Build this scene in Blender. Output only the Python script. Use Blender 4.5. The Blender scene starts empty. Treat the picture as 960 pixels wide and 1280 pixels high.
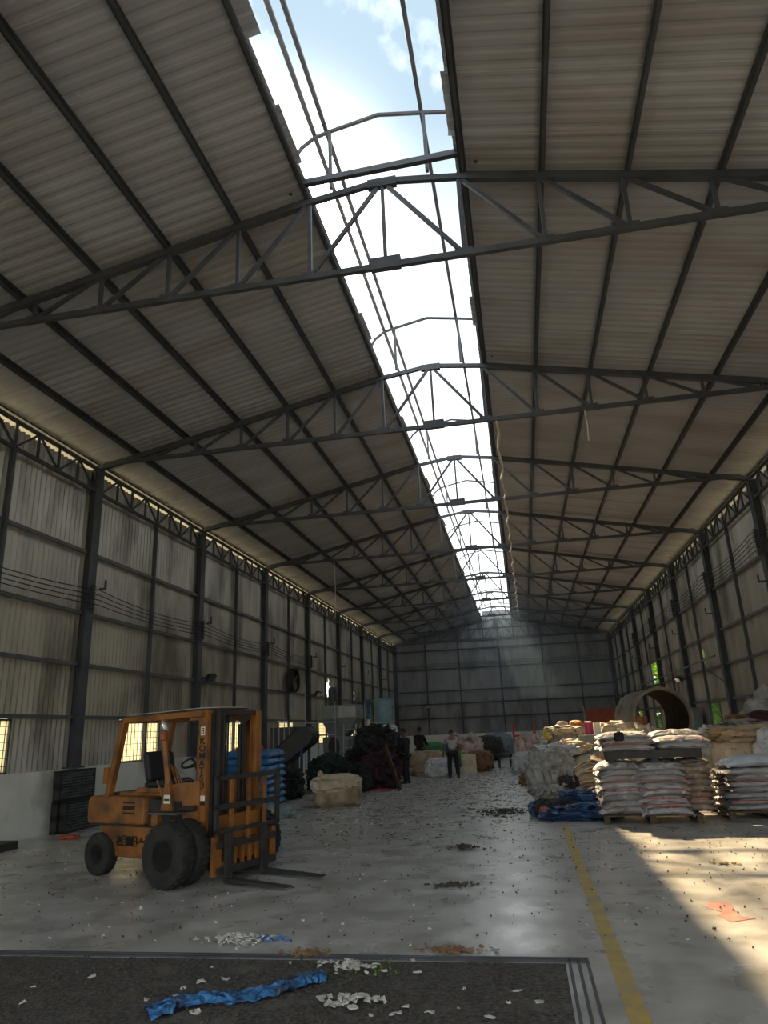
import bpy, bmesh, math, random
from mathutils import Vector, Matrix, noise
from math import sin, cos, pi, radians as R

# ---------------------------------------------------------------- camera, sky, sun, exposure
SC = bpy.context.scene
COL = SC.collection
CAM_H = 1.7
YAW, PITCH, ROLL, FPX = 0.1770, 0.3014, -0.0428, 876.5
cam_data = bpy.data.cameras.new('camera')
cam = bpy.data.objects.new('camera', cam_data)
COL.objects.link(cam)
_F = Vector((-sin(YAW) * cos(PITCH), cos(YAW) * cos(PITCH), sin(PITCH)))
_R = Vector((cos(YAW), sin(YAW), 0))
_U = _R.cross(_F)
_R2 = _R * cos(ROLL) + _U * sin(ROLL)
_U2 = -_R * sin(ROLL) + _U * cos(ROLL)
_m = Matrix((_R2, _U2, -_F)).transposed().to_4x4()
_m.translation = (0, 0, CAM_H)
cam.matrix_world = _m
cam_data.sensor_fit = 'VERTICAL'
cam_data.sensor_height = 36.0
cam_data.lens = FPX / 1280.0 * 36.0
cam_data.clip_start = 0.05
cam_data.clip_end = 600
SC.camera = cam

SUN_DIR = Vector((-0.40, 1.15, 1.0)).normalized()      # towards the sun
w = bpy.data.worlds.new('sky')
SC.world = w
w.use_nodes = True
nt = w.node_tree
nt.nodes.clear()
def wn(t, **kw):
    n = nt.nodes.new(t)
    for k, v in kw.items():
        setattr(n, k, v)
    return n
def wl(a, b):
    nt.links.new(a, b)
out = wn('ShaderNodeOutputWorld')
bg = wn('ShaderNodeBackground')
bg.inputs['Strength'].default_value = 1.25
wl(bg.outputs[0], out.inputs[0])
tc = wn('ShaderNodeTexCoord')
sep = wn('ShaderNodeSeparateXYZ')
wl(tc.outputs['Generated'], sep.inputs[0])
hz = wn('ShaderNodeMapRange')                            # height above the horizon
hz.inputs['From Min'].default_value = 0.30
hz.inputs['From Max'].default_value = 0.72
wl(sep.outputs['Z'], hz.inputs['Value'])
g = wn('ShaderNodeMix', data_type='RGBA')
g.inputs['A'].default_value = (0.95, 1.0, 1.0, 1)
g.inputs['B'].default_value = (0.215, 0.285, 0.34, 1)
wl(hz.outputs[0], g.inputs['Factor'])
nz = wn('ShaderNodeTexNoise')
nz.inputs['Scale'].default_value = 3.4
nz.inputs['Detail'].default_value = 7
nz.inputs['Roughness'].default_value = 0.55
wl(tc.outputs['Generated'], nz.inputs['Vector'])
cr = wn('ShaderNodeMapRange')
cr.inputs['From Min'].default_value = 0.54
cr.inputs['From Max'].default_value = 0.72
wl(nz.outputs['Fac'], cr.inputs['Value'])
cl = wn('ShaderNodeMix', data_type='RGBA')
cl.inputs['B'].default_value = (0.95, 0.97, 0.97, 1)
wl(cr.outputs[0], cl.inputs['Factor'])
wl(g.outputs['Result'], cl.inputs['A'])
dt = wn('ShaderNodeVectorMath', operation='DOT_PRODUCT')
dt.inputs[1].default_value = SUN_DIR
wl(tc.outputs['Generated'], dt.inputs[0])
mx = wn('ShaderNodeMath', operation='MAXIMUM')
mx.inputs[1].default_value = 0
wl(dt.outputs['Value'], mx.inputs[0])
pw = wn('ShaderNodeMath', operation='POWER')
pw.inputs[1].default_value = 260
wl(mx.outputs[0], pw.inputs[0])
ml = wn('ShaderNodeMix', data_type='RGBA', blend_type='ADD')
ml.inputs['B'].default_value = (8.0, 7.7, 7.0, 1)        # bright haze around the sun
wl(pw.outputs[0], ml.inputs['Factor'])
wl(cl.outputs['Result'], ml.inputs['A'])
wl(ml.outputs['Result'], bg.inputs['Color'])

sun_data = bpy.data.lights.new('sun', 'SUN')
sun_data.energy = 5.6
sun_data.color = (1.0, 0.74, 0.42)
sun_data.angle = R(1.0)
sun = bpy.data.objects.new('sun', sun_data)
sun.rotation_euler = SUN_DIR.to_track_quat('Z', 'Y').to_euler()
COL.objects.link(sun)

SC.view_settings.view_transform = 'Standard'
SC.view_settings.look = 'None'
SC.view_settings.exposure = 1.15
SC.view_settings.gamma = 1.0
SC.view_settings.use_curve_mapping = False
SC.cycles.max_bounces = 10
SC.cycles.diffuse_bounces = 7
SC.cycles.use_denoising = True
SC.cycles.sample_clamp_indirect = 6.0

# ---------------------------------------------------------------- helpers
rnd = random.Random(7)
_mats = {}

def mat(name, c1, c2=None, rough=0.7, metal=0.0, scale=2.0, bump=0.0, bscale=30.0, dirt=None, dscale=1.2,
        damt=0.5, vary=0.0, spec=0.4, stretch=None, local=False, rough2=None, wrinkle=0.0, wscale=3.0):
    """mottled surface: two tones mixed by noise, dirt in patches, relief; vary = brightness spread between copies"""
    m = bpy.data.materials.new(name)
    m.use_nodes = True
    t = m.node_tree
    n = t.nodes
    b = n['Principled BSDF']
    b.inputs['Roughness'].default_value = rough
    b.inputs['Metallic'].default_value = metal
    b.inputs['Specular IOR Level'].default_value = spec
    if local:
        tcn = n.new('ShaderNodeTexCoord')
        co = tcn.outputs['Object']
        oi = n.new('ShaderNodeObjectInfo')
        va = n.new('ShaderNodeVectorMath')
        sc = n.new('ShaderNodeMath'); sc.operation = 'MULTIPLY'; sc.inputs[1].default_value = 37.0
        t.links.new(oi.outputs['Random'], sc.inputs[0])
        t.links.new(co, va.inputs[0]); t.links.new(sc.outputs[0], va.inputs[1])
        co = va.outputs[0]
    else:
        gm = n.new('ShaderNodeNewGeometry')
        co = gm.outputs['Position']
    if stretch:
        mp = n.new('ShaderNodeMapping')
        mp.inputs['Scale'].default_value = stretch
        t.links.new(co, mp.inputs['Vector'])
        co2 = mp.outputs[0]
    else:
        co2 = co
    def nse(s, det=5, c=co):
        x = n.new('ShaderNodeTexNoise')
        x.inputs['Scale'].default_value = s
        x.inputs['Detail'].default_value = det
        t.links.new(c, x.inputs['Vector'])
        return x.outputs['Fac']
    def rng(v, a, z, lo=0.0, hi=1.0):
        x = n.new('ShaderNodeMapRange')
        for k, q in (('From Min', a), ('From Max', z), ('To Min', lo), ('To Max', hi)):
            x.inputs[k].default_value = q
        t.links.new(v, x.inputs['Value'])
        return x.outputs[0]
    def mixc(fac, a, bb):
        x = n.new('ShaderNodeMix'); x.data_type = 'RGBA'
        t.links.new(fac, x.inputs['Factor'])
        for v, k in ((a, 'A'), (bb, 'B')):
            if isinstance(v, tuple):
                x.inputs[k].default_value = (*v, 1)
            else:
                t.links.new(v, x.inputs[k])
        return x.outputs['Result']
    col = None
    if c2:
        col = mixc(rng(nse(scale, 6, co2), 0.35, 0.65), c1, c2)
    if dirt:
        col = mixc(rng(nse(dscale, 7, co2), 0.62 - 0.3 * damt, 0.72 - 0.1 * damt, 0, min(1, 0.35 + damt)), col or c1, dirt)
    if vary:
        oi = n.new('ShaderNodeObjectInfo')
        h = n.new('ShaderNodeHueSaturation')
        t.links.new(rng(oi.outputs['Random'], 0, 1, 1 - vary, 1 + vary), h.inputs['Value'])
        if col is None:
            h.inputs['Color'].default_value = (*c1, 1)
        else:
            t.links.new(col, h.inputs['Color'])
        col = h.outputs[0]
    if col is None:
        b.inputs['Base Color'].default_value = (*c1, 1)
    else:
        t.links.new(col, b.inputs['Base Color'])
    if rough2 is not None:
        t.links.new(rng(nse(dscale * 1.7, 6), 0.35, 0.65, rough, rough2), b.inputs['Roughness'])
    if bump:
        bp = n.new('ShaderNodeBump')
        bp.inputs['Strength'].default_value = bump
        bp.inputs['Distance'].default_value = 0.02
        t.links.new(nse(bscale, 5), bp.inputs['Height'])
        t.links.new(bp.outputs[0], b.inputs['Normal'])
    if wrinkle:
        wv = n.new('ShaderNodeTexNoise'); wv.noise_type = 'RIDGED_MULTIFRACTAL'; wv.normalize = True
        wv.inputs['Scale'].default_value = wscale; wv.inputs['Detail'].default_value = 4; wv.inputs['Distortion'].default_value = 0.7
        t.links.new(co, wv.inputs['Vector'])
        b3 = n.new('ShaderNodeBump'); b3.inputs['Strength'].default_value = wrinkle; b3.inputs['Distance'].default_value = 0.10
        t.links.new(wv.outputs['Fac'], b3.inputs['Height'])
        if b.inputs['Normal'].links:
            t.links.new(b.inputs['Normal'].links[0].from_socket, b3.inputs['Normal'])
        t.links.new(b3.outputs[0], b.inputs['Normal'])
    _mats[name] = m
    return m

class MB:
    """collects shapes and links them as ONE mesh object"""
    def __init__(s):
        s.v = []; s.f = []; s.mi = []; s.M = Matrix()
    def add(s, vs, fs, mi=0):
        o = len(s.v)
        s.v += [tuple(s.M @ Vector(p)) for p in vs]
        s.f += [tuple(i + o for i in f) for f in fs]
        s.mi += [mi] * len(fs)
        return s
    def box(s, c, d, rz=0, taper=None, mi=0):
        x, y, z = d[0] / 2, d[1] / 2, d[2] / 2
        tx, ty = taper or (1, 1)
        vs = [Vector((a * x * (tx if cc > 0 else 1), b * y * (ty if cc > 0 else 1), cc * z)) for cc in (-1, 1) for a, b in ((-1, -1), (1, -1), (1, 1), (-1, 1))]
        if rz:
            m = Matrix.Rotation(rz, 3, 'Z')
            vs = [m @ p for p in vs]
        vs = [p + Vector(c) for p in vs]
        return s.add(vs, [(3, 2, 1, 0), (4, 5, 6, 7), (0, 1, 5, 4), (1, 2, 6, 5), (2, 3, 7, 6), (3, 0, 4, 7)], mi)
    def b2(s, lo, hi, mi=0):
        return s.box([(a + b) / 2 for a, b in zip(lo, hi)], [b - a for a, b in zip(lo, hi)], mi=mi)
    def bar(s, p, q, w, h, up=(0, 0, 1), mi=0):
        p, q = Vector(p), Vector(q)
        d = (q - p).normalized()
        u = Vector(up)
        if abs(d.dot(u)) > 0.98:
            u = Vector((0, 1, 0))
        r = d.cross(u).normalized()
        u = r.cross(d)
        o = [r * (a * w / 2) + u * (b * h / 2) for a, b in ((-1, -1), (1, -1), (1, 1), (-1, 1))]
        return s.add([p + k for k in o] + [q + k for k in o], [(0, 1, 2, 3)[::-1], (4, 5, 6, 7), (0, 1, 5, 4), (1, 2, 6, 5), (2, 3, 7, 6), (3, 0, 4, 7)], mi)
    def tube(s, pts, r, n=8, caps=True, closed=False, mi=0):
        pts = [Vector(p) for p in pts]
        k = len(pts)
        rs = r if isinstance(r, (list, tuple)) else [r] * k
        vs = []
        pu = None
        for i, p in enumerate(pts):
            if closed:
                d = pts[(i + 1) % k] - pts[i - 1]
            else:
                d = pts[min(i + 1, k - 1)] - pts[max(i - 1, 0)]
            d.normalize()
            u = pu or (Vector((0, 0, 1)) if abs(d.z) < 0.9 else Vector((1, 0, 0)))
            r1 = d.cross(u).normalized()
            u = r1.cross(d)
            pu = u
            vs += [p + (r1 * cos(2 * pi * j / n) + u * sin(2 * pi * j / n)) * rs[i] for j in range(n)]
        fs = []
        for i in range(k if closed else k - 1):
            a, b = i * n, ((i + 1) % k) * n
            fs += [(a + j, a + (j + 1) % n, b + (j + 1) % n, b + j) for j in range(n)]
        if caps and not closed:
            fs += [tuple(range(n))[::-1], tuple((k - 1) * n + j for j in range(n))]
        return s.add(vs, fs, mi)
    def lathe(s, prof, n=24, axis='Z', c=(0, 0, 0), mi=0, closed=False):
        vs = []
        c = Vector(c)
        for r, z in prof:
            for j in range(n):
                a = 2 * pi * j / n
                p = (r * cos(a), r * sin(a), z)
                if axis == 'Y':
                    p = (p[0], p[2], p[1])
                elif axis == 'X':
                    p = (p[2], p[0], p[1])
                vs.append(c + Vector(p))
        fs = []
        k = len(prof)
        for i in range(k if closed else k - 1):
            a, b = i * n, ((i + 1) % k) * n
            q = [(a + j, a + (j + 1) % n, b + (j + 1) % n, b + j) for j in range(n)]
            fs += [f[::-1] for f in q] if axis == 'Y' else q
        if not closed:
            fs += [tuple(range(n))[::-1], tuple((k - 1) * n + j for j in range(n))]
        return s.add(vs, fs, mi)
    def prism(s, poly, a, b, plane='XZ', mi=0):
        """2-D outline pulled from a to b along the remaining axis"""
        def pt(p, t):
            return (p[0], t, p[1]) if plane == 'XZ' else ((p[0], p[1], t) if plane == 'XY' else (t, p[0], p[1]))
        n = len(poly)
        vs = [pt(p, a) for p in poly] + [pt(p, b) for p in poly]
        fs = [tuple(range(n)), tuple(range(n, 2 * n))[::-1]] + [(i, i + n, (i + 1) % n + n, (i + 1) % n) for i in range(n)]
        return s.add(vs, fs, mi)
    def mesh(s, name, mats, smooth=False, fix=True):
        me = bpy.data.meshes.new(name)
        me.from_pydata(s.v, [], s.f)
        for m in (mats if isinstance(mats, (list, tuple)) else [mats]):
            me.materials.append(m)
        if len(set(s.mi)) > 1:
            me.polygons.foreach_set('material_index', s.mi)
        if fix:
            bm = bmesh.new(); bm.from_mesh(me)
            bmesh.ops.recalc_face_normals(bm, faces=bm.faces)
            bm.to_mesh(me); bm.free()
        if smooth:
            me.polygons.foreach_set('use_smooth', [True] * len(me.polygons))
            try:
                me.set_sharp_from_angle(angle=R(smooth if smooth > 1 else 40))
            except Exception:
                pass
        me.update()
        return me
    def build(s, name, mats, parent=None, smooth=False, bevel=0, **kw):
        o = link(name, s.mesh(name, mats, smooth), parent)
        if bevel:
            bv = o.modifiers.new('bevel', 'BEVEL'); bv.width = bevel; bv.segments = 2; bv.limit_method = 'ANGLE'; bv.angle_limit = R(50)
        return tag(o, **kw) if kw else o

def link(name, data, parent=None, M=None):
    o = bpy.data.objects.new(name, data)
    COL.objects.link(o)
    if parent is not None:
        o.parent = parent
    if M is not None:
        o.matrix_local = M
    return o

def tag(o, label=None, cat=None, group=None, kind=None):
    for k, v in (('label', label), ('category', cat), ('group', group), ('kind', kind)):
        if v:
            o[k] = v
    return o

def empty(name, loc=(0, 0, 0), rz=0, **kw):
    o = bpy.data.objects.new(name, None)
    o.empty_display_size = 0.2
    COL.objects.link(o)
    o.location = loc
    o.rotation_euler = (0, 0, rz)
    return tag(o, **kw)

def dup(o, parent=None):
    c = o.copy()
    COL.objects.link(c)
    if parent is not None:
        c.parent = parent
    for ch in list(o.children):
        dup(ch, c)
    return c

def ordinal(i):
    return ['first', 'second', 'third', 'fourth', 'fifth', 'sixth', 'seventh', 'eighth', 'ninth', 'tenth', 'eleventh', 'twelfth', 'thirteenth'][i]

# ---------------------------------------------------------------- materials
M_SHEET_ROOF = mat('roof_sheet', (0.44, 0.445, 0.49), (0.37, 0.37, 0.41), rough=0.6, scale=1.3, dirt=(0.30, 0.27, 0.25), dscale=0.8, damt=0.35, vary=0.05, stretch=(0.35, 1, 1))
M_SHEET_WALL = mat('wall_sheet', (0.56, 0.54, 0.49), (0.43, 0.41, 0.37), rough=0.40, metal=0.55, scale=1.6, dirt=(0.13, 0.115, 0.10), dscale=1.1, damt=0.42, vary=0.07, stretch=(1, 1, 0.35))
M_SHEET_BACK = mat('dimmed_back_wall_sheet', (0.30, 0.31, 0.32), (0.23, 0.24, 0.25), rough=0.6, scale=1.6, dirt=(0.12, 0.12, 0.12), dscale=1.1, damt=0.4, vary=0.07, stretch=(1, 1, 0.35))  # dimness of the far end put into a darker, bluer sheet colour
M_STEEL = mat('dark_steel', (0.075, 0.082, 0.098), (0.05, 0.055, 0.066), rough=0.55, metal=0.1, scale=3)
M_STEEL_L = mat('grey_primer_steel', (0.12, 0.125, 0.135), (0.085, 0.09, 0.10), rough=0.5, metal=0.15, scale=3)
M_DADO = mat('white_plaster', (0.72, 0.73, 0.67), (0.62, 0.63, 0.57), rough=0.85, scale=1.5, dirt=(0.30, 0.29, 0.25), dscale=1.1, damt=0.22, bump=0.1)
M_FLOOR = mat('concrete_floor', (0.56, 0.56, 0.54), (0.38, 0.375, 0.355), rough=0.25, scale=2.2, dirt=(0.22, 0.21, 0.185), dscale=1.5, damt=0.42, bump=0.12, bscale=9, spec=1.0, rough2=0.38)
M_PATCH = mat('dirty_tarmac', (0.035, 0.033, 0.03), (0.12, 0.11, 0.097), rough=0.85, scale=28, dirt=(0.16, 0.15, 0.135), dscale=3, damt=0.2, bump=0.7, bscale=45)
M_YELLOW = mat('worn_yellow_paint', (0.55, 0.38, 0.09), (0.40, 0.30, 0.10), rough=0.6, scale=5, dirt=(0.30, 0.27, 0.2), dscale=3.5, damt=0.55)
M_REDPAINT = mat('faded_red_paint', (0.30, 0.10, 0.085), (0.36, 0.21, 0.17), rough=0.6, scale=7)
M_ORANGE = mat('fork_orange', (0.32, 0.125, 0.026), (0.23, 0.09, 0.022), rough=0.5, scale=3, dirt=(0.07, 0.038, 0.02), dscale=3.2, damt=0.5, spec=0.5)
M_BLACK = mat('black_steel', (0.022, 0.022, 0.024), (0.04, 0.036, 0.032), rough=0.55, scale=6)
M_RUBBER = mat('tyre_rubber', (0.018, 0.018, 0.019), (0.035, 0.033, 0.03), rough=0.85, scale=8, bump=0.4, bscale=60)
M_VINYL = mat('seat_vinyl', (0.020, 0.022, 0.026), rough=0.4)
M_PLASTIC_B = mat('black_plastic', (0.018, 0.018, 0.02), (0.035, 0.033, 0.03), rough=0.6, scale=8)
M_DECAL = mat('decal_white', (0.75, 0.72, 0.62), rough=0.6)
M_INK = mat('decal_ink', (0.016, 0.014, 0.012), rough=0.6)
M_CHROME = mat('lamp_glass', (0.75, 0.76, 0.78), rough=0.15, metal=0.9)
M_SACK_B = mat('blue_woven_plastic', (0.055, 0.20, 0.42), (0.035, 0.14, 0.31), rough=0.45, scale=5, bump=0.35, bscale=25, vary=0.12, local=True)
M_KRAFT = mat('kraft_wrap', (0.50, 0.40, 0.28), (0.36, 0.27, 0.18), rough=0.7, scale=4, dirt=(0.20, 0.14, 0.09), dscale=3, damt=0.45, bump=0.6, bscale=16, wrinkle=0.9, wscale=3.2)
M_BEIGE = mat('beige_woven_plastic', (0.66, 0.58, 0.44), (0.55, 0.46, 0.33), rough=0.6, scale=5, dirt=(0.30, 0.22, 0.14), dscale=3.5, damt=0.3, bump=0.6, bscale=18, wrinkle=0.9, wscale=3.2)
M_GREYTARP = mat('grey_tarp', (0.26, 0.27, 0.265), (0.40, 0.39, 0.36), rough=0.5, scale=5, dirt=(0.10, 0.10, 0.10), dscale=4, damt=0.35, bump=0.8, bscale=20, wrinkle=0.9, wscale=3.2)
M_WHITETARP = mat('white_film', (0.62, 0.64, 0.66), (0.50, 0.53, 0.56), rough=0.45, scale=5, dirt=(0.22, 0.22, 0.24), dscale=4, damt=0.3, bump=0.8, bscale=22, wrinkle=0.9, wscale=3.2)
M_PINKRAG = mat('pinkish_film', (0.58, 0.50, 0.47), (0.40, 0.27, 0.25), rough=0.55, scale=4, dirt=(0.16, 0.10, 0.09), dscale=4, damt=0.45, bump=0.8, bscale=20, wrinkle=0.9, wscale=3.2)
M_DARKNET = mat('black_netting', (0.016, 0.017, 0.020), (0.035, 0.036, 0.042), rough=0.8, scale=7, bump=1.0, bscale=26, wrinkle=1.0, wscale=6.0)
M_MAROON = mat('maroon_netting', (0.075, 0.020, 0.030), (0.022, 0.016, 0.020), rough=0.8, scale=6, bump=1.0, bscale=26, wrinkle=1.0, wscale=6.0)
M_GREENNET = mat('dark_green_netting', (0.018, 0.050, 0.038), (0.016, 0.020, 0.022), rough=0.8, scale=5, bump=1.0, bscale=26, wrinkle=1.0, wscale=6.0)
M_GREEN = mat('green_sack', (0.06, 0.25, 0.12), (0.04, 0.17, 0.09), rough=0.5, scale=5, bump=0.5)
M_BROWNBAG = mat('rust_brown_bag', (0.26, 0.13, 0.065), (0.17, 0.085, 0.045), rough=0.65, scale=5, dirt=(0.08, 0.045, 0.03), dscale=4, damt=0.4, bump=0.6, bscale=18, wrinkle=0.9, wscale=3.2)
M_BLUETARP = mat('blue_tarpaulin', (0.045, 0.115, 0.26), (0.012, 0.022, 0.05), rough=0.4, scale=6, bump=0.7, bscale=22, wrinkle=0.9, wscale=3.2)
M_BLUESTRIP = mat('bright_blue_plastic', (0.05, 0.22, 0.50), (0.025, 0.10, 0.28), rough=0.35, scale=9, dirt=(0.03, 0.05, 0.09), dscale=9, damt=0.5, bump=0.8, bscale=40, wrinkle=0.9, wscale=12)
M_BLUEPAINT = mat('blue_machine_paint', (0.035, 0.11, 0.24), (0.025, 0.075, 0.16), rough=0.5, scale=4)
M_GREYPAINT = mat('grey_machine_paint', (0.20, 0.23, 0.235), (0.14, 0.165, 0.17), rough=0.5, scale=3)
M_PALEPAINT = mat('pale_grey_paint', (0.40, 0.42, 0.42), (0.30, 0.32, 0.32), rough=0.5, scale=3)
M_TANK = mat('light_blue_tank', (0.22, 0.36, 0.43), (0.16, 0.27, 0.33), rough=0.4, scale=3)
M_REDSTEEL = mat('red_painted_steel', (0.42, 0.065, 0.045), (0.30, 0.05, 0.035), rough=0.5, scale=5)
M_REDPANEL = mat('red_oxide_panel', (0.36, 0.085, 0.05), (0.28, 0.065, 0.04), rough=0.6, scale=3)
M_CONC = mat('pipe_concrete', (0.22, 0.195, 0.16), (0.15, 0.13, 0.11), rough=0.8, scale=2.5, dirt=(0.09, 0.075, 0.06), dscale=2, damt=0.4, bump=0.3, bscale=14)
M_PIPEIN = mat('dark_pipe_inner', (0.022, 0.018, 0.016), (0.04, 0.032, 0.026), rough=0.95, scale=5, spec=0.05)  # near-black inner surface, much darker than the pipe concrete
M_WOOD = mat('pallet_wood', (0.11, 0.075, 0.045), (0.07, 0.05, 0.03), rough=0.8, scale=6, stretch=(1, 6, 6))
M_SKIN = mat('skin', (0.19, 0.10, 0.065), rough=0.55)
M_SHIRT = mat('grey_shirt', (0.40, 0.38, 0.42), (0.33, 0.31, 0.35), rough=0.85, scale=12)
M_NAVY = mat('dark_trousers', (0.018, 0.018, 0.022), rough=0.85)
M_BLACKCLOTH = mat('black_clothes', (0.014, 0.014, 0.018), (0.025, 0.025, 0.03), rough=0.9, scale=14)
M_HAIR = mat('black_hair', (0.012, 0.011, 0.011), rough=0.6)
M_CAP = mat('pale_cap', (0.66, 0.60, 0.52), rough=0.85)
M_SOIL = mat('outside_ground', (0.72, 0.65, 0.43), (0.60, 0.58, 0.34), rough=0.95, scale=0.4)
M_BARK = mat('bark', (0.16, 0.11, 0.07), rough=0.9)
M_BRICKW = mat('red_brick_wall', (0.42, 0.17, 0.09), (0.33, 0.13, 0.07), rough=0.85, scale=4, dirt=(0.5, 0.46, 0.38), dscale=5, damt=0.2)
M_CABLE = mat('cable', (0.018, 0.018, 0.02), rough=0.6)
M_PORCELAIN = mat('insulator', (0.45, 0.44, 0.42), rough=0.3)
M_ROPE = mat('pale_rope', (0.75, 0.72, 0.66), rough=0.8)
M_REDCLOTH = mat('red_cloth', (0.50, 0.055, 0.075), rough=0.8)
M_PAPER = mat('paper_scrap', (0.62, 0.62, 0.59), (0.36, 0.35, 0.32), rough=0.8, scale=9)
M_SCRAP_D = mat('dark_scrap', (0.045, 0.04, 0.035), (0.10, 0.08, 0.06), rough=0.85, scale=7)
M_SCRAP_B = mat('blue_scrap', (0.12, 0.22, 0.42), rough=0.6)
M_SCRAP_T = mat('brown_scrap', (0.26, 0.17, 0.09), (0.17, 0.10, 0.055), rough=0.8, scale=7)

def leafy_translucent(name, color, trans, fac):
    m = bpy.data.materials.new(name)
    m.use_nodes = True
    t = m.node_tree
    n = t.nodes
    n.clear()
    o = n.new('ShaderNodeOutputMaterial'); mixs = n.new('ShaderNodeMixShader')
    d = n.new('ShaderNodeBsdfDiffuse'); tr = n.new('ShaderNodeBsdfTranslucent')
    nz_ = n.new('ShaderNodeTexNoise'); nz_.inputs['Scale'].default_value = 3.0; nz_.inputs['Detail'].default_value = 4
    gm_ = n.new('ShaderNodeNewGeometry'); t.links.new(gm_.outputs['Position'], nz_.inputs['Vector'])
    mc = n.new('ShaderNodeMix'); mc.data_type = 'RGBA'
    mc.inputs['A'].default_value = (*[c * 0.6 for c in trans], 1); mc.inputs['B'].default_value = (*trans, 1)
    t.links.new(nz_.outputs['Fac'], mc.inputs['Factor'])
    d.inputs['Color'].default_value = (*color, 1)
    t.links.new(mc.outputs['Result'], tr.inputs['Color'])
    mixs.inputs[0].default_value = fac
    t.links.new(d.outputs[0], mixs.inputs[1]); t.links.new(tr.outputs[0], mixs.inputs[2]); t.links.new(mixs.outputs[0], o.inputs[0])
    return m
M_LEAF = leafy_translucent('leaf', (0.16, 0.32, 0.04), (0.32, 0.55, 0.06), 0.45)
M_PANE = leafy_translucent('yellowed_translucent_pane', (0.6, 0.58, 0.42), (1.0, 0.96, 0.78), 0.88)

def sack_material(name, base, base2, stripe):
    """off-white woven plastic with a printed coloured line on some of the copies"""
    m = mat(name, base, base2, rough=0.55, scale=6, dirt=(0.22, 0.19, 0.16), dscale=5, damt=0.30, bump=0.5, bscale=22, vary=0.13, local=True, wrinkle=0.7, wscale=6.0)
    t = m.node_tree
    n = t.nodes
    b = n['Principled BSDF']
    src = b.inputs['Base Color'].links[0].from_socket
    tcn = n.new('ShaderNodeTexCoord'); sp = n.new('ShaderNodeSeparateXYZ'); oi = n.new('ShaderNodeObjectInfo')
    t.links.new(tcn.outputs['Object'], sp.inputs[0])
    def mth(op, a, bb):
        x = n.new('ShaderNodeMath'); x.operation = op
        for i, v in enumerate((a, bb)):
            if isinstance(v, (int, float)):
                x.inputs[i].default_value = v
            else:
                t.links.new(v, x.inputs[i])
        return x.outputs[0]
    zc = mth('SUBTRACT', sp.outputs['Z'], mth('MULTIPLY', mth('SUBTRACT', oi.outputs['Random'], 0.5), 0.09))
    band = mth('LESS_THAN', mth('ABSOLUTE', zc, 0), 0.0075)
    front = mth('LESS_THAN', sp.outputs['Y'], -0.08)
    frac = mth('FRACT', mth('MULTIPLY', oi.outputs['Random'], 7.0), 0)
    on = mth('GREATER_THAN', frac, 0.6)
    f = mth('MULTIPLY', mth('MULTIPLY', band, front), on)
    x = n.new('ShaderNodeMix'); x.data_type = 'RGBA'
    t.links.new(f, x.inputs['Factor']); t.links.new(src, x.inputs['A']); x.inputs['B'].default_value = (*stripe, 1)
    t.links.new(x.outputs['Result'], b.inputs['Base Color'])
    return m
M_SACK_W = sack_material('white_woven_plastic', (0.46, 0.45, 0.455), (0.37, 0.36, 0.37), (0.44, 0.12, 0.07))
M_SACK_T = sack_material('tan_woven_plastic', (0.38, 0.31, 0.25), (0.30, 0.24, 0.19), (0.48, 0.12, 0.06))

# ---------------------------------------------------------------- the hall
XL, XR, XM = -9.59, 6.90, -1.37
BAY = 5.807
def T(k):
    return 14.35 + (k - 1) * BAY
Y0, Y1 = T(-2), T(8)                # open front end and back wall
ZE, SLOPE = 8.0, 0.2055
HALF = (XR - XL) / 2
XM = (XL + XR) / 2
XA, XB = XM - 1.12, XM + 1.12       # edges of the open ridge slot
GIRTS = [2.24, 3.36, 4.50, 5.90, 7.38]
DADO = 1.20

# floor and ground
ground = MB().b2((-120, -90, -0.5), (120, 170, -0.12)).build('ground', M_SOIL, kind='structure', label='sandy ground outside the hall beyond the wall openings')
fl = MB().b2((XL - 0.15, Y0 - 6, -0.4), (XR + 0.15, Y1 + 0.15, 0.0)).build('floor', M_FLOOR, kind='structure', label='worn wet looking grey concrete floor of the hall')
MB().b2((-8.6, Y0 - 2, -0.05), (0.13, 6.05, 0.006)).build('tarmac_patch', M_PATCH, fl, label='dark gritty patch of floor near the entrance')
for yy in (6.09, 6.16):
    MB().b2((-8.6, yy, -0.03), (0.30, yy + 0.022, 0.013)).build('edge_rail', M_STEEL, fl)
for xx in (0.15, 0.215, 0.28):
    MB().b2((xx, Y0 - 2, -0.03), (xx + 0.022, 6.18, 0.013)).build('edge_rail', M_STEEL, fl)
MB().prism([(0.44, -3), (0.57, -3), (0.57, 13.6), (0.45, 13.6)], -0.01, 0.004, 'XY').build('painted_line', M_YELLOW, fl, label='worn yellow painted floor line')
MB().prism([(1.50, 7.75), (1.60, 8.02), (1.76, 7.93), (1.70, 7.45), (1.82, 7.36), (1.58, 7.24), (1.53, 7.48), (1.60, 7.58)], -0.01, 0.004, 'XY').build('painted_mark', M_REDPAINT, fl, label='faded red painted mark on the sunlit floor')
for i, yy in enumerate((20.0, 31.5, 43.0)):
    MB().b2((XL, yy, -0.02), (XR, yy + 0.012, 0.002)).build('joint_strip', M_SCRAP_D, fl)

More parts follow.
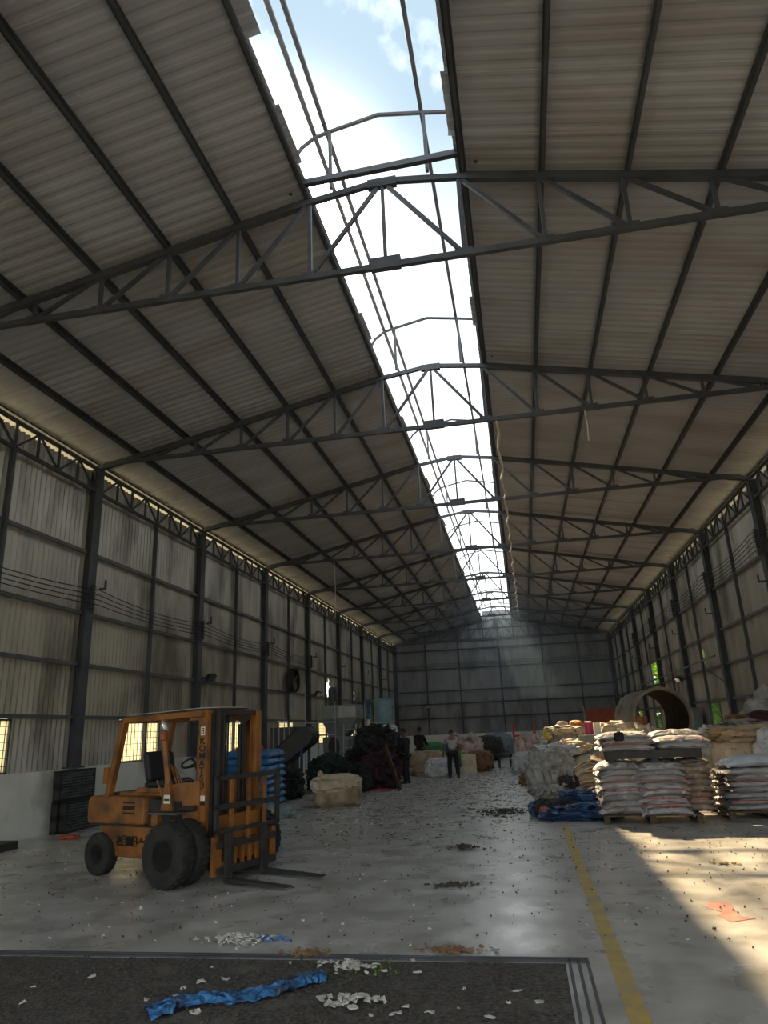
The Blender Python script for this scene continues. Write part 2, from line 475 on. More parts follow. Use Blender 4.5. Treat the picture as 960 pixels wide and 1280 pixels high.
# corrugated sheets
def corr_mesh(name, width, height, pitch, depth, m, hole=None, seed=0):
    """wavy sheet in the local XZ plane, waves bulging along Y; hole = (x, z, rx, rz) torn out"""
    nseg = max(1, round(width / pitch))
    xs, ys = [], []
    for i in range(nseg * 4 + 1):
        xs.append(width * i / (nseg * 4)); ys.append(depth / 2 * sin(2 * pi * i / 4 + pi / 4) * 1.3)
    nz_ = 1 if not hole else 14
    vs = [(x, y, height * j / nz_) for j in range(nz_ + 1) for x, y in zip(xs, ys)]
    k = len(xs)
    fs = []
    for j in range(nz_):
        for i in range(k - 1):
            if hole:
                cx = (xs[i] + xs[i + 1]) / 2; cz = height * (j + 0.5) / nz_
                d = ((cx - hole[0]) / hole[2]) ** 2 + ((cz - hole[1]) / hole[3]) ** 2
                if d < 1 + 0.5 * noise.noise(Vector((i * 0.9, j * 0.9, seed))):
                    continue
            fs.append((j * k + i, j * k + i + 1, (j + 1) * k + i + 1, (j + 1) * k + i))
    me = bpy.data.meshes.new(name)
    me.from_pydata(vs, [], fs)
    me.materials.append(m)
    me.polygons.foreach_set('use_smooth', [True] * len(fs))
    return me

HB = BAY / 2
rows = [DADO] + GIRTS + [7.94]
row_mesh = [corr_mesh('wall_sheet', HB, rows[r + 1] - rows[r], 0.161, 0.08, M_SHEET_WALL) for r in range(6)]
WIN_HALF = 0.97
side_mesh = corr_mesh('wall_sheet', HB - WIN_HALF, rows[1] - rows[0], 0.161, 0.08, M_SHEET_WALL)
column_me = {}
def col_mesh(side):
    b = MB()
    # H section: two flanges and a web, base plate, cap plate
    w_, d_ = 0.30, 0.34
    b.b2((-0.02, -w_ / 2, 0.0), (0.0, w_ / 2, ZE - DADO)); b.b2((d_ - 0.02, -w_ / 2, 0.0), (d_, w_ / 2, ZE - DADO)); b.b2((0.0, -0.012, 0.0), (d_ - 0.02, 0.012, ZE - DADO))
    return b.mesh('steel_column', M_STEEL)
COLM = col_mesh(1)
PLATE = MB().b2((-0.05, -0.20, 0), (0.40, 0.20, 0.025)).mesh('base_plate', M_STEEL)
BRACK = MB().b2((0.34, 0.12, 0), (0.40, 0.17, 0.03)).b2((0.34, 0.12, 0.0), (0.62, 0.16, 0.05)).b2((0.58, 0.12, 0.05), (0.62, 0.16, 0.22)).mesh('bracket', M_STEEL)

def special(side, k, r):
    """torn holes in the sheets that the photograph shows"""
    return {('left', 13, 2): (1.03, 0.45, 0.34, 0.46, 3), ('left', 15, 2): (0.76, 0.32, 0.22, 0.24, 5), ('right', 11, 2): (0.3, 0.5, 0.25, 0.30, 9)}.get((side, k, r))

def side_wall(side):
    wl_ = empty('wall_' + side, (0, 0, 0), kind='structure', label={'left': 'corrugated sheet wall behind the forklift with a white plinth', 'right': 'corrugated sheet wall behind the pallet stacks and concrete pipe'}[side])
    x, s = (XL, 1) if side == 'left' else (XR, -1)
    rot = Matrix.Rotation(pi / 2, 4, 'Z')
    # sheets sit outside the posts
    for k in range(20):
        y0 = Y0 + k * HB
        for r in range(6):
            if side == 'right' and k in (14,) and r in (2,):
                continue                                    # one sheet is missing: trees show through
            M_ = Matrix.Translation((x - s * 0.10, y0, rows[r])) @ rot
            if r == 0:
                yy = y0 if k % 2 == 0 else y0 + WIN_HALF
                M_.translation.y = yy
                link('wall_sheet', side_mesh, wl_, M_)
            else:
                h = special(side, k, r)
                me = corr_mesh('wall_sheet', HB, rows[r + 1] - rows[r], 0.161, 0.08, M_SHEET_WALL, h[:4], h[4]) if h else row_mesh[r]
                link('wall_sheet', me, wl_, M_)
    # girts, mid posts, plinth, eave girder
    gm = MB().b2((0, 0, -0.04), (0.06, BAY - 0.32, 0.04)).mesh('girt', M_STEEL_L)
    pm = MB().b2((0, -0.045, DADO), (0.09, 0.045, 7.4)).mesh('mid_post', M_STEEL)
    gd = MB()
    gd.bar((0, 0, 7.97), (0, BAY - 0.3, 7.97), 0.07, 0.07); gd.bar((0, 0, 7.40), (0, BAY - 0.3, 7.40), 0.07, 0.07)
    nb = 8
    for i in range(nb + 1):
        yy = (BAY - 0.3) * i / nb
        gd.bar((0, yy, 7.40), (0, yy, 7.97), 0.045, 0.045, (0, 1, 0))
        if i < nb:
            y2 = (BAY - 0.3) * (i + 1) / nb
            gd.bar((0, yy, 7.97 if i % 2 else 7.42), (0, y2, 7.42 if i % 2 else 7.97), 0.04, 0.04, (1, 0, 0))
    gdm = gd.mesh('eave_girder', M_STEEL)
    for b in range(10):
        yb = Y0 + b * BAY
        for z in GIRTS[:4]:
            link('girt', gm, wl_, Matrix.Translation((x - (0.0 if s > 0 else 0.06), yb + 0.16, z)))
        link('mid_post', pm, wl_, Matrix.Translation((x - (0.0 if s > 0 else 0.09) + s * 0.02, yb + HB, 0)))
        link('eave_girder', gdm, wl_, Matrix.Translation((x + s * 0.09, yb + 0.15, 0)))
        MB().b2((min(x - s * 0.12, x + s * 0.05), yb, -0.02), (max(x - s * 0.12, x + s * 0.05), yb + BAY, DADO)).build('plinth', M_DADO, wl_)
    return wl_
side_wall('left')
side_wall('right')

col_no = {}
for side, x, rz in (('left', XL - 0.20, 0), ('right', XR + 0.20, pi)):
    for i, k in enumerate(range(0, 8)):
        c = link('steel_column', COLM)
        c.location = (x, T(k), DADO); c.rotation_euler = (0, 0, rz)
        n_ = len(range(0, 8)) - 1 - i
        tag(c, 'dark steel column on the %s, %s one from the back wall' % ('forklift side wall' if side == 'left' else 'concrete pipe side wall', ordinal(n_)), 'column', 'columns of the long walls')
        link('base_plate', PLATE, c)
        link('bracket', BRACK, c, Matrix.Translation((0, 0, 5.05 - DADO)))

# back wall
wb = empty('wall_back', (0, 0, 0), kind='structure', label='far corrugated gable wall with a white plinth')
PX = [XL, -7.05, -4.5, -1.40, 1.80, 4.40, XR]
brow = [DADO, 2.37, 3.41, 4.35, 6.0, 7.42, 8.04]
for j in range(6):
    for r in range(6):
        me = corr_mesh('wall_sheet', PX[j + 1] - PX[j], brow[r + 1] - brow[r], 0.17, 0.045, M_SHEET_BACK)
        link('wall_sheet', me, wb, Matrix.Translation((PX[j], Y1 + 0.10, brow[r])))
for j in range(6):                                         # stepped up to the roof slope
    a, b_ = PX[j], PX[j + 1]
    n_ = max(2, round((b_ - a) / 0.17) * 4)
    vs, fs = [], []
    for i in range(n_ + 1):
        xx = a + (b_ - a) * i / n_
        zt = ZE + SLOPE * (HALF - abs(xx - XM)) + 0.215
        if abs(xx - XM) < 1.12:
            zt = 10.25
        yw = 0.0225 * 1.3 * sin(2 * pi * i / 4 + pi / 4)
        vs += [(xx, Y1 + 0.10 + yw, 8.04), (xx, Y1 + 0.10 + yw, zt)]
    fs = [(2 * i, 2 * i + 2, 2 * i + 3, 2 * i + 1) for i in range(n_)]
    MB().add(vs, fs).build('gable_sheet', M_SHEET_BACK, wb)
for px_ in PX[1:-1]:
    MB().b2((px_ - 0.06, Y1 - 0.06, DADO), (px_ + 0.06, Y1 + 0.06, 9.2)).build('gable_post', M_STEEL, wb)
for px_ in (PX[0] + 0.1, PX[-1] - 0.1):
    MB().b2((px_ - 0.15, Y1 - 0.10, 0), (px_ + 0.15, Y1 + 0.06, 8.0)).build('gable_post', M_STEEL, wb)
for z in brow[1:]:
    for j in range(6):
        MB().b2((PX[j] + 0.06, Y1 - 0.02, z - 0.05), (PX[j + 1] - 0.06, Y1 + 0.05, z + 0.05)).build('girt', M_STEEL, wb)
MB().b2((XL, Y1 - 0.05, -0.02), (XR, Y1 + 0.14, DADO)).build('plinth', M_DADO, wb)

for i, (x, w_) in enumerate(((XL - 0.13, 'left'), (XR + 0.13, 'right'))):
    MB().b2((x - 0.06, Y1 - 0.1, 0), (x + 0.06, Y1 + 0.2, 8.3)).build('trim_%d' % (i + 1), M_STEEL, kind='structure', label='corner flashing where the back wall meets the %s wall' % ['forklift side', 'pipe side'][i])

# unseen wall added to keep sky light off the roof: sheets around a doorway
wf = empty('wall_front', (0, 0, 0), kind='structure', label='unseen entrance wall added behind the camera to block sky light, with wide doorway')
DX0, DX1, DZ = -8.2, 5.4, 5.4
for x0, x1, z0 in ((XL, DX0, 0.0), (DX1, XR, 0.0)):
    link('wall_sheet', corr_mesh('wall_sheet', x1 - x0, DZ - z0, 0.17, 0.045, M_SHEET_WALL), wf, Matrix.Translation((x0, Y0 - 0.1, z0)))
nf = 96
vs = []
for i in range(nf + 1):
    xx = XL + (XR - XL) * i / nf
    yw = 0.03 * sin(2 * pi * i / 4 + pi / 4)
    vs += [(xx, Y0 - 0.1 + yw, DZ), (xx, Y0 - 0.1 + yw, min(ZE + SLOPE * (HALF - abs(xx - XM)), 9.45) + 0.18)]
MB().add(vs, [(2 * i, 2 * i + 2, 2 * i + 3, 2 * i + 1) for i in range(nf)]).build('gable_sheet', M_SHEET_WALL, wf)
for x in (DX0, DX1):
    MB().b2((x - 0.1, Y0 - 0.1, 0), (x + 0.1, Y0 + 0.1, DZ)).build('door_post', M_STEEL, wf)
MB().b2((DX0, Y0 - 0.1, DZ - 0.1), (DX1, Y0 + 0.1, DZ + 0.1)).build('lintel', M_STEEL, wf)

# roof: sheets and purlins
ceil = empty('ceiling', (0, 0, 0), kind='structure', label='underside of the corrugated metal roof on both sides of the open ridge')
LEN = (HALF - 1.12 + 0.80) / math.cos(math.atan(SLOPE))
def roof_mesh(extra):
    ribs, wdt = 5, 1.0
    prof = []
    for i in range(ribs):
        u = i * wdt / ribs
        for du, dz in ((0.0, 0.0), (0.08, 0.0), (0.12, 0.014), (0.165, 0.014)):
            prof.append((u + du, dz))
    prof.append((0.99, 0.0)); prof.append((1.03, -0.032))
    L_ = LEN + extra
    vs = []
    nseg = 3
    for j in range(nseg + 1):
        for y, z in prof:
            vs.append((L_ * j / nseg, y, z + y * 0.020))
    k = len(prof)
    fs = [(j * k + i, j * k + i + 1, (j + 1) * k + i + 1, (j + 1) * k + i) for j in range(nseg) for i in range(k - 1)]
    me = bpy.data.meshes.new('roof_sheet')
    me.from_pydata(vs, [], fs)
    me.materials.append(M_SHEET_ROOF)
    return me
RS = [roof_mesh(0.0), roof_mesh(0.16), roof_mesh(0.05)]
ang = math.atan(SLOPE)
nsheet = int((Y1 + 0.4 - Y0) / 1.0) + 1
for i in range(nsheet):
    y = Y0 + i * 1.0
    for s in (1, -1):
        me = RS[1] if y < 5.0 and i % 2 == 0 or y < 4.5 else (RS[2] if i % 5 == 0 else RS[0])
        x0 = (XL - 0.80) if s > 0 else (XR + 0.80)
        z0 = ZE - SLOPE * 0.80 + 0.20
        if s > 0:
            Mx = Matrix.Translation((x0, y, z0)) @ Matrix.Rotation(-ang, 4, 'Y')
        else:
            Mx = Matrix.Translation((x0, y, z0)) @ Matrix.Rotation(ang, 4, 'Y') @ Matrix.Diagonal((-1, 1, 1, 1))
        link('roof_sheet', me, ceil, Mx)
for off in (1.20, 2.32, 3.48, 4.68, 5.98, 7.25):
    for s in (-1, 1):
        xx = XM + s * off
        zz = ZE + SLOPE * (HALF - off) + 0.115
        b = MB()
        b.b2((-0.012, Y0, -0.08), (0.012, Y1, 0.08)); b.b2((-0.012, Y0, 0.06), (0.06, Y1, 0.08)); b.b2((-0.012, Y0, -0.08), (0.06, Y1, -0.06))
        o = b.build('purlin', M_STEEL, ceil)
        o.location = (xx, 0, zz)
        o.rotation_euler = (0, -s * -ang, 0)
for s, x in ((1, XL - 0.05), (-1, XR + 0.05)):
    MB().b2((x - 0.04, Y0, 8.145), (x + 0.04, Y1, 8.185)).build('eave_purlin', M_STEEL, ceil)

# windows in the plinth row, two halves each side of a mid post
wi = 0
for side, x, s in (('left', XL, 1), ('right', XR, -1)):
    for b in range(2, 10):
        yc = Y0 + b * BAY + HB
        wi += 1
        rel = 10 - b
        where = ('forklift side wall' if side == 'left' else 'concrete pipe side wall')
        wn_ = empty('window_%d' % wi, (x - s * 0.06, yc, DADO), kind='structure', label='barred window low in the %s, %s one from the back wall' % (where, ordinal(rel - 1)))
        f = MB()
        W2, H2 = WIN_HALF, rows[1] - rows[0] - 0.04
        for a in (-W2 + 0.025, W2 - 0.025):
            f.b2((-0.03, a - 0.025, 0), (0.03, a + 0.025, H2))
        f.b2((-0.03, -W2, 0), (0.03, W2, 0.04)); f.b2((-0.03, -W2, H2 - 0.04), (0.03, W2, H2))
        f.build('window_frame', M_STEEL_L, wn_)
        nv, nh = 11, 6
        vb = MB().b2((0.035 * s - 0.006, -0.006, 0.02), (0.035 * s + 0.006, 0.006, H2 - 0.02)).mesh('grille_bar', M_STEEL)
        hb = MB().b2((0.035 * s - 0.005, -W2 + 0.03, -0.006), (0.035 * s + 0.005, W2 - 0.03, 0.006)).mesh('grille_bar', M_STEEL)
        for i in range(nv):
            link('grille_bar', vb, wn_, Matrix.Translation((0, -W2 + 2 * W2 * (i + 1) / (nv + 1), 0)))
        for i in range(nh):
            link('grille_bar', hb, wn_, Matrix.Translation((0, 0, H2 * (i + 1) / (nh + 1))))
        if side == 'left':
            for q in range(2):
                MB().b2((-0.012, -W2 + 0.05 + q * (W2 - 0.03), 0.04), (-0.006, -0.02 + q * (W2 - 0.03), H2 - 0.04)).build('window_pane', M_PANE, wn_)

# roof trusses
PAN = 1.137
def tc_z(off):
    return ZE + SLOPE * (HALF - abs(off))
APEX = 9.62
BC = 8.12
tm = {}
def member(key, p, q, w_, h_):
    if key not in tm:
        tm[key] = MB().bar(p, q, w_, h_, (0, 1, 0)).mesh(key[0], M_STEEL)
    return tm[key]
def truss(k, label):
    t = empty('roof_truss', (XM, T(k), 0), label=label, cat='roof truss', group='roof trusses across the hall')
    zt1 = tc_z(1.12)
    for s in (-1, 1):
        link('top_chord', member(('top_chord', s), (s * (HALF - 0.05), 0, ZE), (s * 1.12, 0, zt1), 0.12, 0.10), t)
        link('ridge_chord', member(('ridge_chord', s), (s * 1.12, 0, zt1), (0, 0, APEX), 0.09, 0.07), t)
        link('end_bar', member(('end_bar', s), (s * (HALF - 0.05), 0, ZE - 0.06), (s * 7 * PAN, 0, BC), 0.08, 0.07), t)
        for i in range(1, 8):
            xo = s * i * PAN
            link('vertical', member(('vertical', s, i), (xo, 0, BC), (xo, 0, tc_z(xo)), 0.055, 0.055), t)
            top = (s * (i - 1) * PAN, 0, tc_z((i - 1) * PAN) if i > 1 else APEX)
            link('diagonal', member(('diagonal', s, i), (xo, 0, BC), top, 0.055, 0.055), t)
            gp = MB().b2((-0.13, -0.008, -0.03), (0.13, 0.008, 0.10)) if ('gusset', 0) not in tm else None
            if gp:
                tm[('gusset', 0)] = gp.mesh('gusset_plate', M_STEEL)
            if i < 6:
                link('gusset_plate', tm[('gusset', 0)], t, Matrix.Translation((xo, 0, BC)))
    link('bottom_chord', member(('bottom_chord', 0), (-7 * PAN, 0, BC), (7 * PAN, 0, BC), 0.09, 0.075), t)
    link('vertical', member(('vertical', 0, 0), (0, 0, BC), (0, 0, APEX), 0.05, 0.05), t)
    for key, z0, z1 in (('apex_gusset', APEX - 0.11, APEX + 0.03), ('centre_gusset', BC - 0.06, BC + 0.13)):
        if key not in tm:
            tm[key] = MB().b2((-0.22, -0.05, z0), (0.22, 0.05, z1)).mesh('gusset_plate', M_STEEL)
        link('gusset_plate', tm[key], t)
    return t
for k in range(0, 8):
    truss(k, 'dark steel roof truss crossing the hall, %s one counted from the camera' % ordinal(k))
truss(8, 'dark steel roof truss standing against the back gable wall')

# frames that once carried a ridge cover: hoops, posts and three long rails
hp = [(-1.42, 9.62), (-1.36, 10.28), (-1.24, 10.47), (-1.02, 10.63), (-0.78, 10.69), (0, 10.84), (0.78, 10.70), (1.12, 10.63), (1.26, 10.52), (1.36, 10.30), (1.42, 9.62)]
hm = MB().tube([(x, 0, z) for x, z in hp], 0.032, 8).mesh('hoop', M_STEEL, smooth=True)
hpm = MB().bar((-0.78, 0, 9.6), (-0.78, 0, 10.68), 0.05, 0.05).mesh('post', M_STEEL)
hpm2 = MB().bar((0.70, 0, 9.6), (0.70, 0, 10.70), 0.05, 0.05).mesh('post', M_STEEL)
for k in range(0, 9):
    h = empty('ridge_hoop', (XM, T(k) - 0.06, 0), label='bent steel hoop over the open ridge above the %s truss from the camera' % ordinal(k), cat='steel hoop', group='hoops over the open ridge')
    link('hoop', hm, h); link('post', hpm, h); link('post', hpm2, h)
for off, z, nm in ((-1.03, 10.695, 'long steel rail over the open ridge, outermost of the close pair'), (-0.84, 10.745, 'long steel rail over the open ridge, inner one of the close pair'), (0.67, 10.79, 'single long steel rail over the open ridge beside the pipe side roof')):
    MB().b2((-0.03, Y0, -0.03), (0.03, Y1 - 0.05, 0.03)).build('ridge_rail', M_STEEL, ceil, label=nm).location = (XM + off, 0, z)
MB().bar((XM - 1.2, T(0) - 0.25, 9.60), (XM + 1.2, T(0) - 0.25, 9.66), 0.08, 0.09).build('tie_beam', M_STEEL, ceil, label='straight steel beam across the ridge opening next to the first truss')

# ---------------------------------------------------------------- forklift
FK = empty('forklift', (-4.08, 9.36, 0), R(-21.6), label='orange forklift with dual front tyres and lowered forks on the concrete floor', cat='forklift')
FK.scale = (0.955, 0.955, 0.955)
def tyre(x, y, r, w_, hub_r, name='wheel', side=-1):
    b = MB()
    h = w_ / 2
    b.lathe([(hub_r, -h * 0.8), (r * 0.80, -h), (r * 0.95, -h * 0.86), (r, -h * 0.55), (r, h * 0.55), (r * 0.95, h * 0.86), (r * 0.80, h), (hub_r, h * 0.8), (hub_r, -h * 0.8)], 32, 'Y', (x, y, r))
    for k in range(28):
        a = 2 * pi * k / 28
        for sd in (-1, 1):
            M0 = b.M
            b.M = Matrix.Translation((x, y, r)) @ Matrix.Rotation(a + sd * 0.05, 4, 'Y')
            b.box((0, sd * h * 0.42, r * 0.99), (r * 0.11, h * 0.55, r * 0.06))
            b.M = M0
    t = b.build(name, M_RUBBER, FK, smooth=35)
    c = MB()
    c.lathe([(hub_r, -h * 0.7), (hub_r * 0.92, -h * 0.75), (hub_r * 0.8, -h * 0.45), (hub_r * 0.35, -h * 0.40), (hub_r * 0.30, -h * 0.75), (0.02, -h * 0.78), (0.02, h * 0.5), (hub_r, h * 0.7)], 24, 'Y', (x, y, r))
    for k in range(6):
        a = 2 * pi * k / 6
        c.lathe([(0.016, -h * 0.56), (0.016, -h * 0.36)], 6, 'Y', (x + hub_r * 0.58 * cos(a), y, r + hub_r * 0.58 * sin(a)))
    c.build('wheel_hub', M_BLACK, t, smooth=35)
    return t
for y in (-0.82, -0.56, 0.56, 0.82):
    tyre(0, y, 0.385, 0.235, 0.19)
for y in (-0.49, 0.49):
    tyre(-1.75, y, 0.275, 0.19, 0.13)
b = MB().b2((-0.08, -0.46, 0.28), (0.08, 0.46, 0.48)); b.b2((-1.80, -0.40, 0.20), (-1.70, 0.40, 0.34)); b.build('axle', M_BLACK, FK)
# counterweight: overhanging upper mass and tapering lower skirt
cw = MB()
up = [(-2.06, 0.66), (-2.10, 0.74), (-2.10, 0.97), (-2.05, 1.03), (-1.50, 1.035), (-0.92, 1.03), (-0.86, 0.99), (-0.86, 0.665)]
cw.prism([(x, z) for x, z in up], -0.52, 0.52, 'XZ')
CW = cw.build('counterweight', M_ORANGE, FK, bevel=0.035)
lw = MB().add([(-1.62, -0.46, 0.24), (-0.74, -0.46, 0.235), (-0.72, 0.46, 0.235), (-1.62, 0.46, 0.24), (-1.80, -0.505, 0.645), (-0.68, -0.505, 0.645), (-0.68, 0.505, 0.645), (-1.80, 0.505, 0.645)],
     [(3, 2, 1, 0), (4, 5, 6, 7), (0, 1, 5, 4), (1, 2, 6, 5), (2, 3, 7, 6), (3, 0, 4, 7)])
lw.build('skirt', M_ORANGE, FK, bevel=0.02)
MB().b2((-2.0, -0.515, 0.645), (-0.72, 0.515, 0.665)).build('gap_strip', M_BLACK, FK)
for zz in (0.955, 0.885, 0.815):
    MB().b2((-1.30, -0.526, zz - (0.012 if zz != 0.885 else 0.028)), (-1.05, -0.515, zz + (0.012 if zz != 0.885 else 0.028))).build('vent_slot', M_INK, CW)
# painted characters on the skirt
gl = MB()
gx = -1.42
def stroke(x0, z0, x1, z1, t=0.014):
    gl.bar((x0, -0.497 + (0.42 - (z0 + z1) / 2) * 0.11, z0), (x1, -0.497 + (0.42 - (z0 + z1) / 2) * 0.11, z1), t, 0.012, (0, 1, 0))
for q, strokes in enumerate(([(0, .1, .09, .1), (0, .05, .09, .05), (0, 0, .09, 0), (.045, -.01, .045, .12), (.01, .02, .08, .08)],
                             [(0, 0, 0, .12), (0, .12, .09, .12), (.02, .08, .09, .08), (.02, .04, .09, .04), (.01, 0, .09, 0), (.09, 0, .09, .12)],
                             [(0, 0, 0, .11), (.03, 0, .03, .12), (.06, .01, .06, .11), (.09, 0, .09, .12), (.0, .06, .09, .06)],
                             [(0, .12, .08, .12), (0, 0, .08, 0), (0, 0, 0, .12), (.03, .06, .09, .06), (.08, .02, .08, .1)])):
    for a, z0, c_, z1 in strokes:
        stroke(gx + q * 0.115 + a, 0.40 + z0, gx + q * 0.115 + c_, 0.40 + z1)
stroke(-0.95, 0.44, -0.90, 0.50); stroke(-0.90, 0.46, -0.80, 0.46, 0.03); stroke(-0.82, 0.40, -0.76, 0.46); stroke(-0.76, 0.46, -0.82, 0.52)
gl.build('painted_characters', M_INK, FK)
# chassis between the wheels, hood, seat
MB().b2((-0.72, -0.42, 0.26), (0.14, 0.42, 0.62)).build('chassis', M_BLACK, FK)
MB().prism([(-0.86, 0.66), (-0.86, 1.00), (-0.45, 0.98), (-0.40, 0.66)], -0.44, 0.44).build('engine_side', M_BLACK, FK)
MB().b2((-1.60, -0.36, 1.03), (-0.55, 0.36, 1.07)).build('engine_hood', M_ORANGE, FK, bevel=0.01, label='engine hood with worn pale edges')
MB().b2((-1.95, -0.30, 1.03), (-1.65, 0.30, 1.06)).build('rear_grate', M_BLACK, FK)
MB().b2((-0.70, -0.62, 0.825), (-0.12, -0.40, 0.845)).build('foot_step', M_STEEL_L, FK)
MB().b2((-0.70, 0.40, 0.825), (-0.12, 0.62, 0.845)).build('foot_step', M_STEEL_L, FK)
MB().b2((-0.70, -0.52, 0.66), (-0.58, -0.42, 0.84)).build('fender', M_ORANGE, FK)
cow = MB().prism([(-0.40, 0.72), (-0.46, 1.18), (-0.10, 1.22), (0.12, 1.22), (0.12, 0.72)], -0.44, -0.40)
cow.prism([(-0.40, 0.72), (-0.46, 1.18), (-0.10, 1.22), (0.12, 1.22), (0.12, 0.72)], 0.40, 0.44)
cow.b2((0.04, -0.40, 0.60), (0.12, 0.40, 1.20))
cow.build('cowl', M_ORANGE, FK)
MB().b2((-0.45, -0.40, 0.62), (0.04, 0.40, 0.68)).build('floor_plate', M_BLACK, FK)
MB().b2((-0.40, -0.452, 0.74), (-0.20, -0.442, 0.98)).build('cowl_opening', M_INK, FK)
st = MB()
st.prism([(-1.22, 1.13), (-1.22, 1.20), (-0.80, 1.24), (-0.70, 1.20), (-0.70, 1.13)], -0.25, 0.25)
SEAT = st.build('seat', M_VINYL, FK, bevel=0.03)
MB().prism([(-1.20, 1.20), (-1.30, 1.58), (-1.24, 1.62), (-1.17, 1.60), (-1.07, 1.22)], -0.25, 0.25).build('backrest', M_VINYL, SEAT, bevel=0.035)
MB().b2((-1.28, -0.30, 1.07), (-0.66, 0.30, 1.13)).build('seat_base', M_ORANGE, FK)
sw = MB()
SWC = Vector((-0.44, 0.0, 1.47)); ax = Vector((-0.45, 0, 0.89)).normalized()
e1 = Vector((0, 1, 0)); e2 = ax.cross(e1)
sw.tube([SWC + (e1 * cos(2 * pi * i / 28) + e2 * sin(2 * pi * i / 28)) * 0.20 for i in range(28)], 0.015, 8, closed=True)
for a in (pi / 2, pi * 7 / 6, pi * 11 / 6):
    sw.tube([SWC - ax * 0.03, SWC + (e1 * cos(a) + e2 * sin(a)) * 0.20], 0.011, 6)
sw.build('steering_wheel', M_BLACK, FK, smooth=40)
MB().tube([SWC - ax * 0.02, SWC - ax * 0.45], 0.035, 10).build('steering_column', M_BLACK, FK, smooth=40)
for i, yy in enumerate((-0.33, -0.28, -0.23)):
    MB().tube([(-0.42, yy, 1.15), (-0.56, yy, 1.42 - 0.03 * i), (-0.60, yy, 1.46 - 0.03 * i)], 0.011, 6).build('control_lever', M_ORANGE, FK)
MB().tube([(-0.66, -0.38, 1.02), (-0.76, -0.40, 1.24)], 0.014, 6).build('brake_lever', M_ORANGE, FK)
# overhead guard
for sd in (-1, 1):
    y = 0.46 * sd
    p = MB()
    p.bar((-1.72, y, 0.98), (-1.47, y * 0.98, 2.05), 0.10, 0.085, (0, 1, 0))
    p.build('rear_pillar', M_ORANGE, FK)
    MB().b2((-1.80, y - 0.05, 1.20), (-1.69, y + 0.05, 1.42)).build('pillar_bracket', M_ORANGE, FK)
    p = MB()
    p.add([(-0.56, y - 0.03, 0.86), (-0.32, y - 0.03, 0.86), (-0.32, y + 0.03, 0.86), (-0.56, y + 0.03, 0.86), (-0.50, y - 0.03, 1.22), (-0.42, y - 0.03, 1.22), (-0.42, y + 0.03, 1.22), (-0.50, y + 0.03, 1.22)],
          [(3, 2, 1, 0), (4, 5, 6, 7), (0, 1, 5, 4), (1, 2, 6, 5), (2, 3, 7, 6), (3, 0, 4, 7)])
    p.tube([(-0.46, y, 1.20), (-0.60, y, 1.86), (-0.62, y, 2.06)], 0.042, 10)
    p.build('front_pillar', M_ORANGE, FK, smooth=35)
    MB().b2((-0.50, y - 0.035 if sd < 0 else y + 0.03, 0.95), (-0.38, y - 0.03 if sd < 0 else y + 0.035, 1.06)).build('pillar_decal', M_DECAL, FK, label='white decal with dark bands')
    MB().b2((-0.49, y - 0.038 if sd < 0 else y + 0.03, 0.985), (-0.39, y - 0.033 if sd < 0 else y + 0.038, 1.01)).build('decal_band', M_INK, FK)
gd_ = MB()
for sd in (-1, 1):
    gd_.bar((-1.50, sd * 0.45, 2.07), (0.16, sd * 0.45, 2.10), 0.09, 0.085)
gd_.bar((-1.47, -0.45, 2.07), (-1.47, 0.45, 2.07), 0.09, 0.085); gd_.bar((0.12, -0.45, 2.10), (0.12, 0.45, 2.10), 0.09, 0.085); gd_.bar((-0.62, -0.45, 2.08), (-0.62, 0.45, 2.08), 0.07, 0.07)
GD = gd_.build('overhead_guard', M_ORANGE, FK, bevel=0.012)
gp_ = MB().add([(-1.30, -0.50, 2.135), (0.10, -0.50, 2.165), (0.30, -0.25, 2.17), (0.30, 0.25, 2.17), (0.10, 0.50, 2.165), (-1.30, 0.50, 2.135)] + [(-1.30, -0.50, 2.145), (0.10, -0.50, 2.175), (0.30, -0.25, 2.18), (0.30, 0.25, 2.18), (0.10, 0.50, 2.175), (-1.30, 0.50, 2.145)],
     [(5, 4, 3, 2, 1, 0), (6, 7, 8, 9, 10, 11)] + [(i, (i + 1) % 6, (i + 1) % 6 + 6, i + 6) for i in range(6)])
gp_.build('roof_sheet', M_PALEPAINT, GD, label='thin pale sheet lying on the overhead guard')
# work lamp and beacon on the near front pillar
MB().lathe([(0.02, -0.02), (0.07, 0.0), (0.078, 0.05), (0.07, 0.06), (0.01, 0.062)], 18, 'X', (-0.60, -0.47, 1.97)).build('work_lamp', M_CHROME, FK, smooth=40, label='round chrome work lamp')
MB().lathe([(0.03, -0.05), (0.055, -0.04), (0.05, 0.04), (0.02, 0.05)], 14, 'Z', (-0.57, -0.49, 1.82)).build('indicator_lamp', M_REDPANEL, FK, smooth=40, label='red indicator lamp')
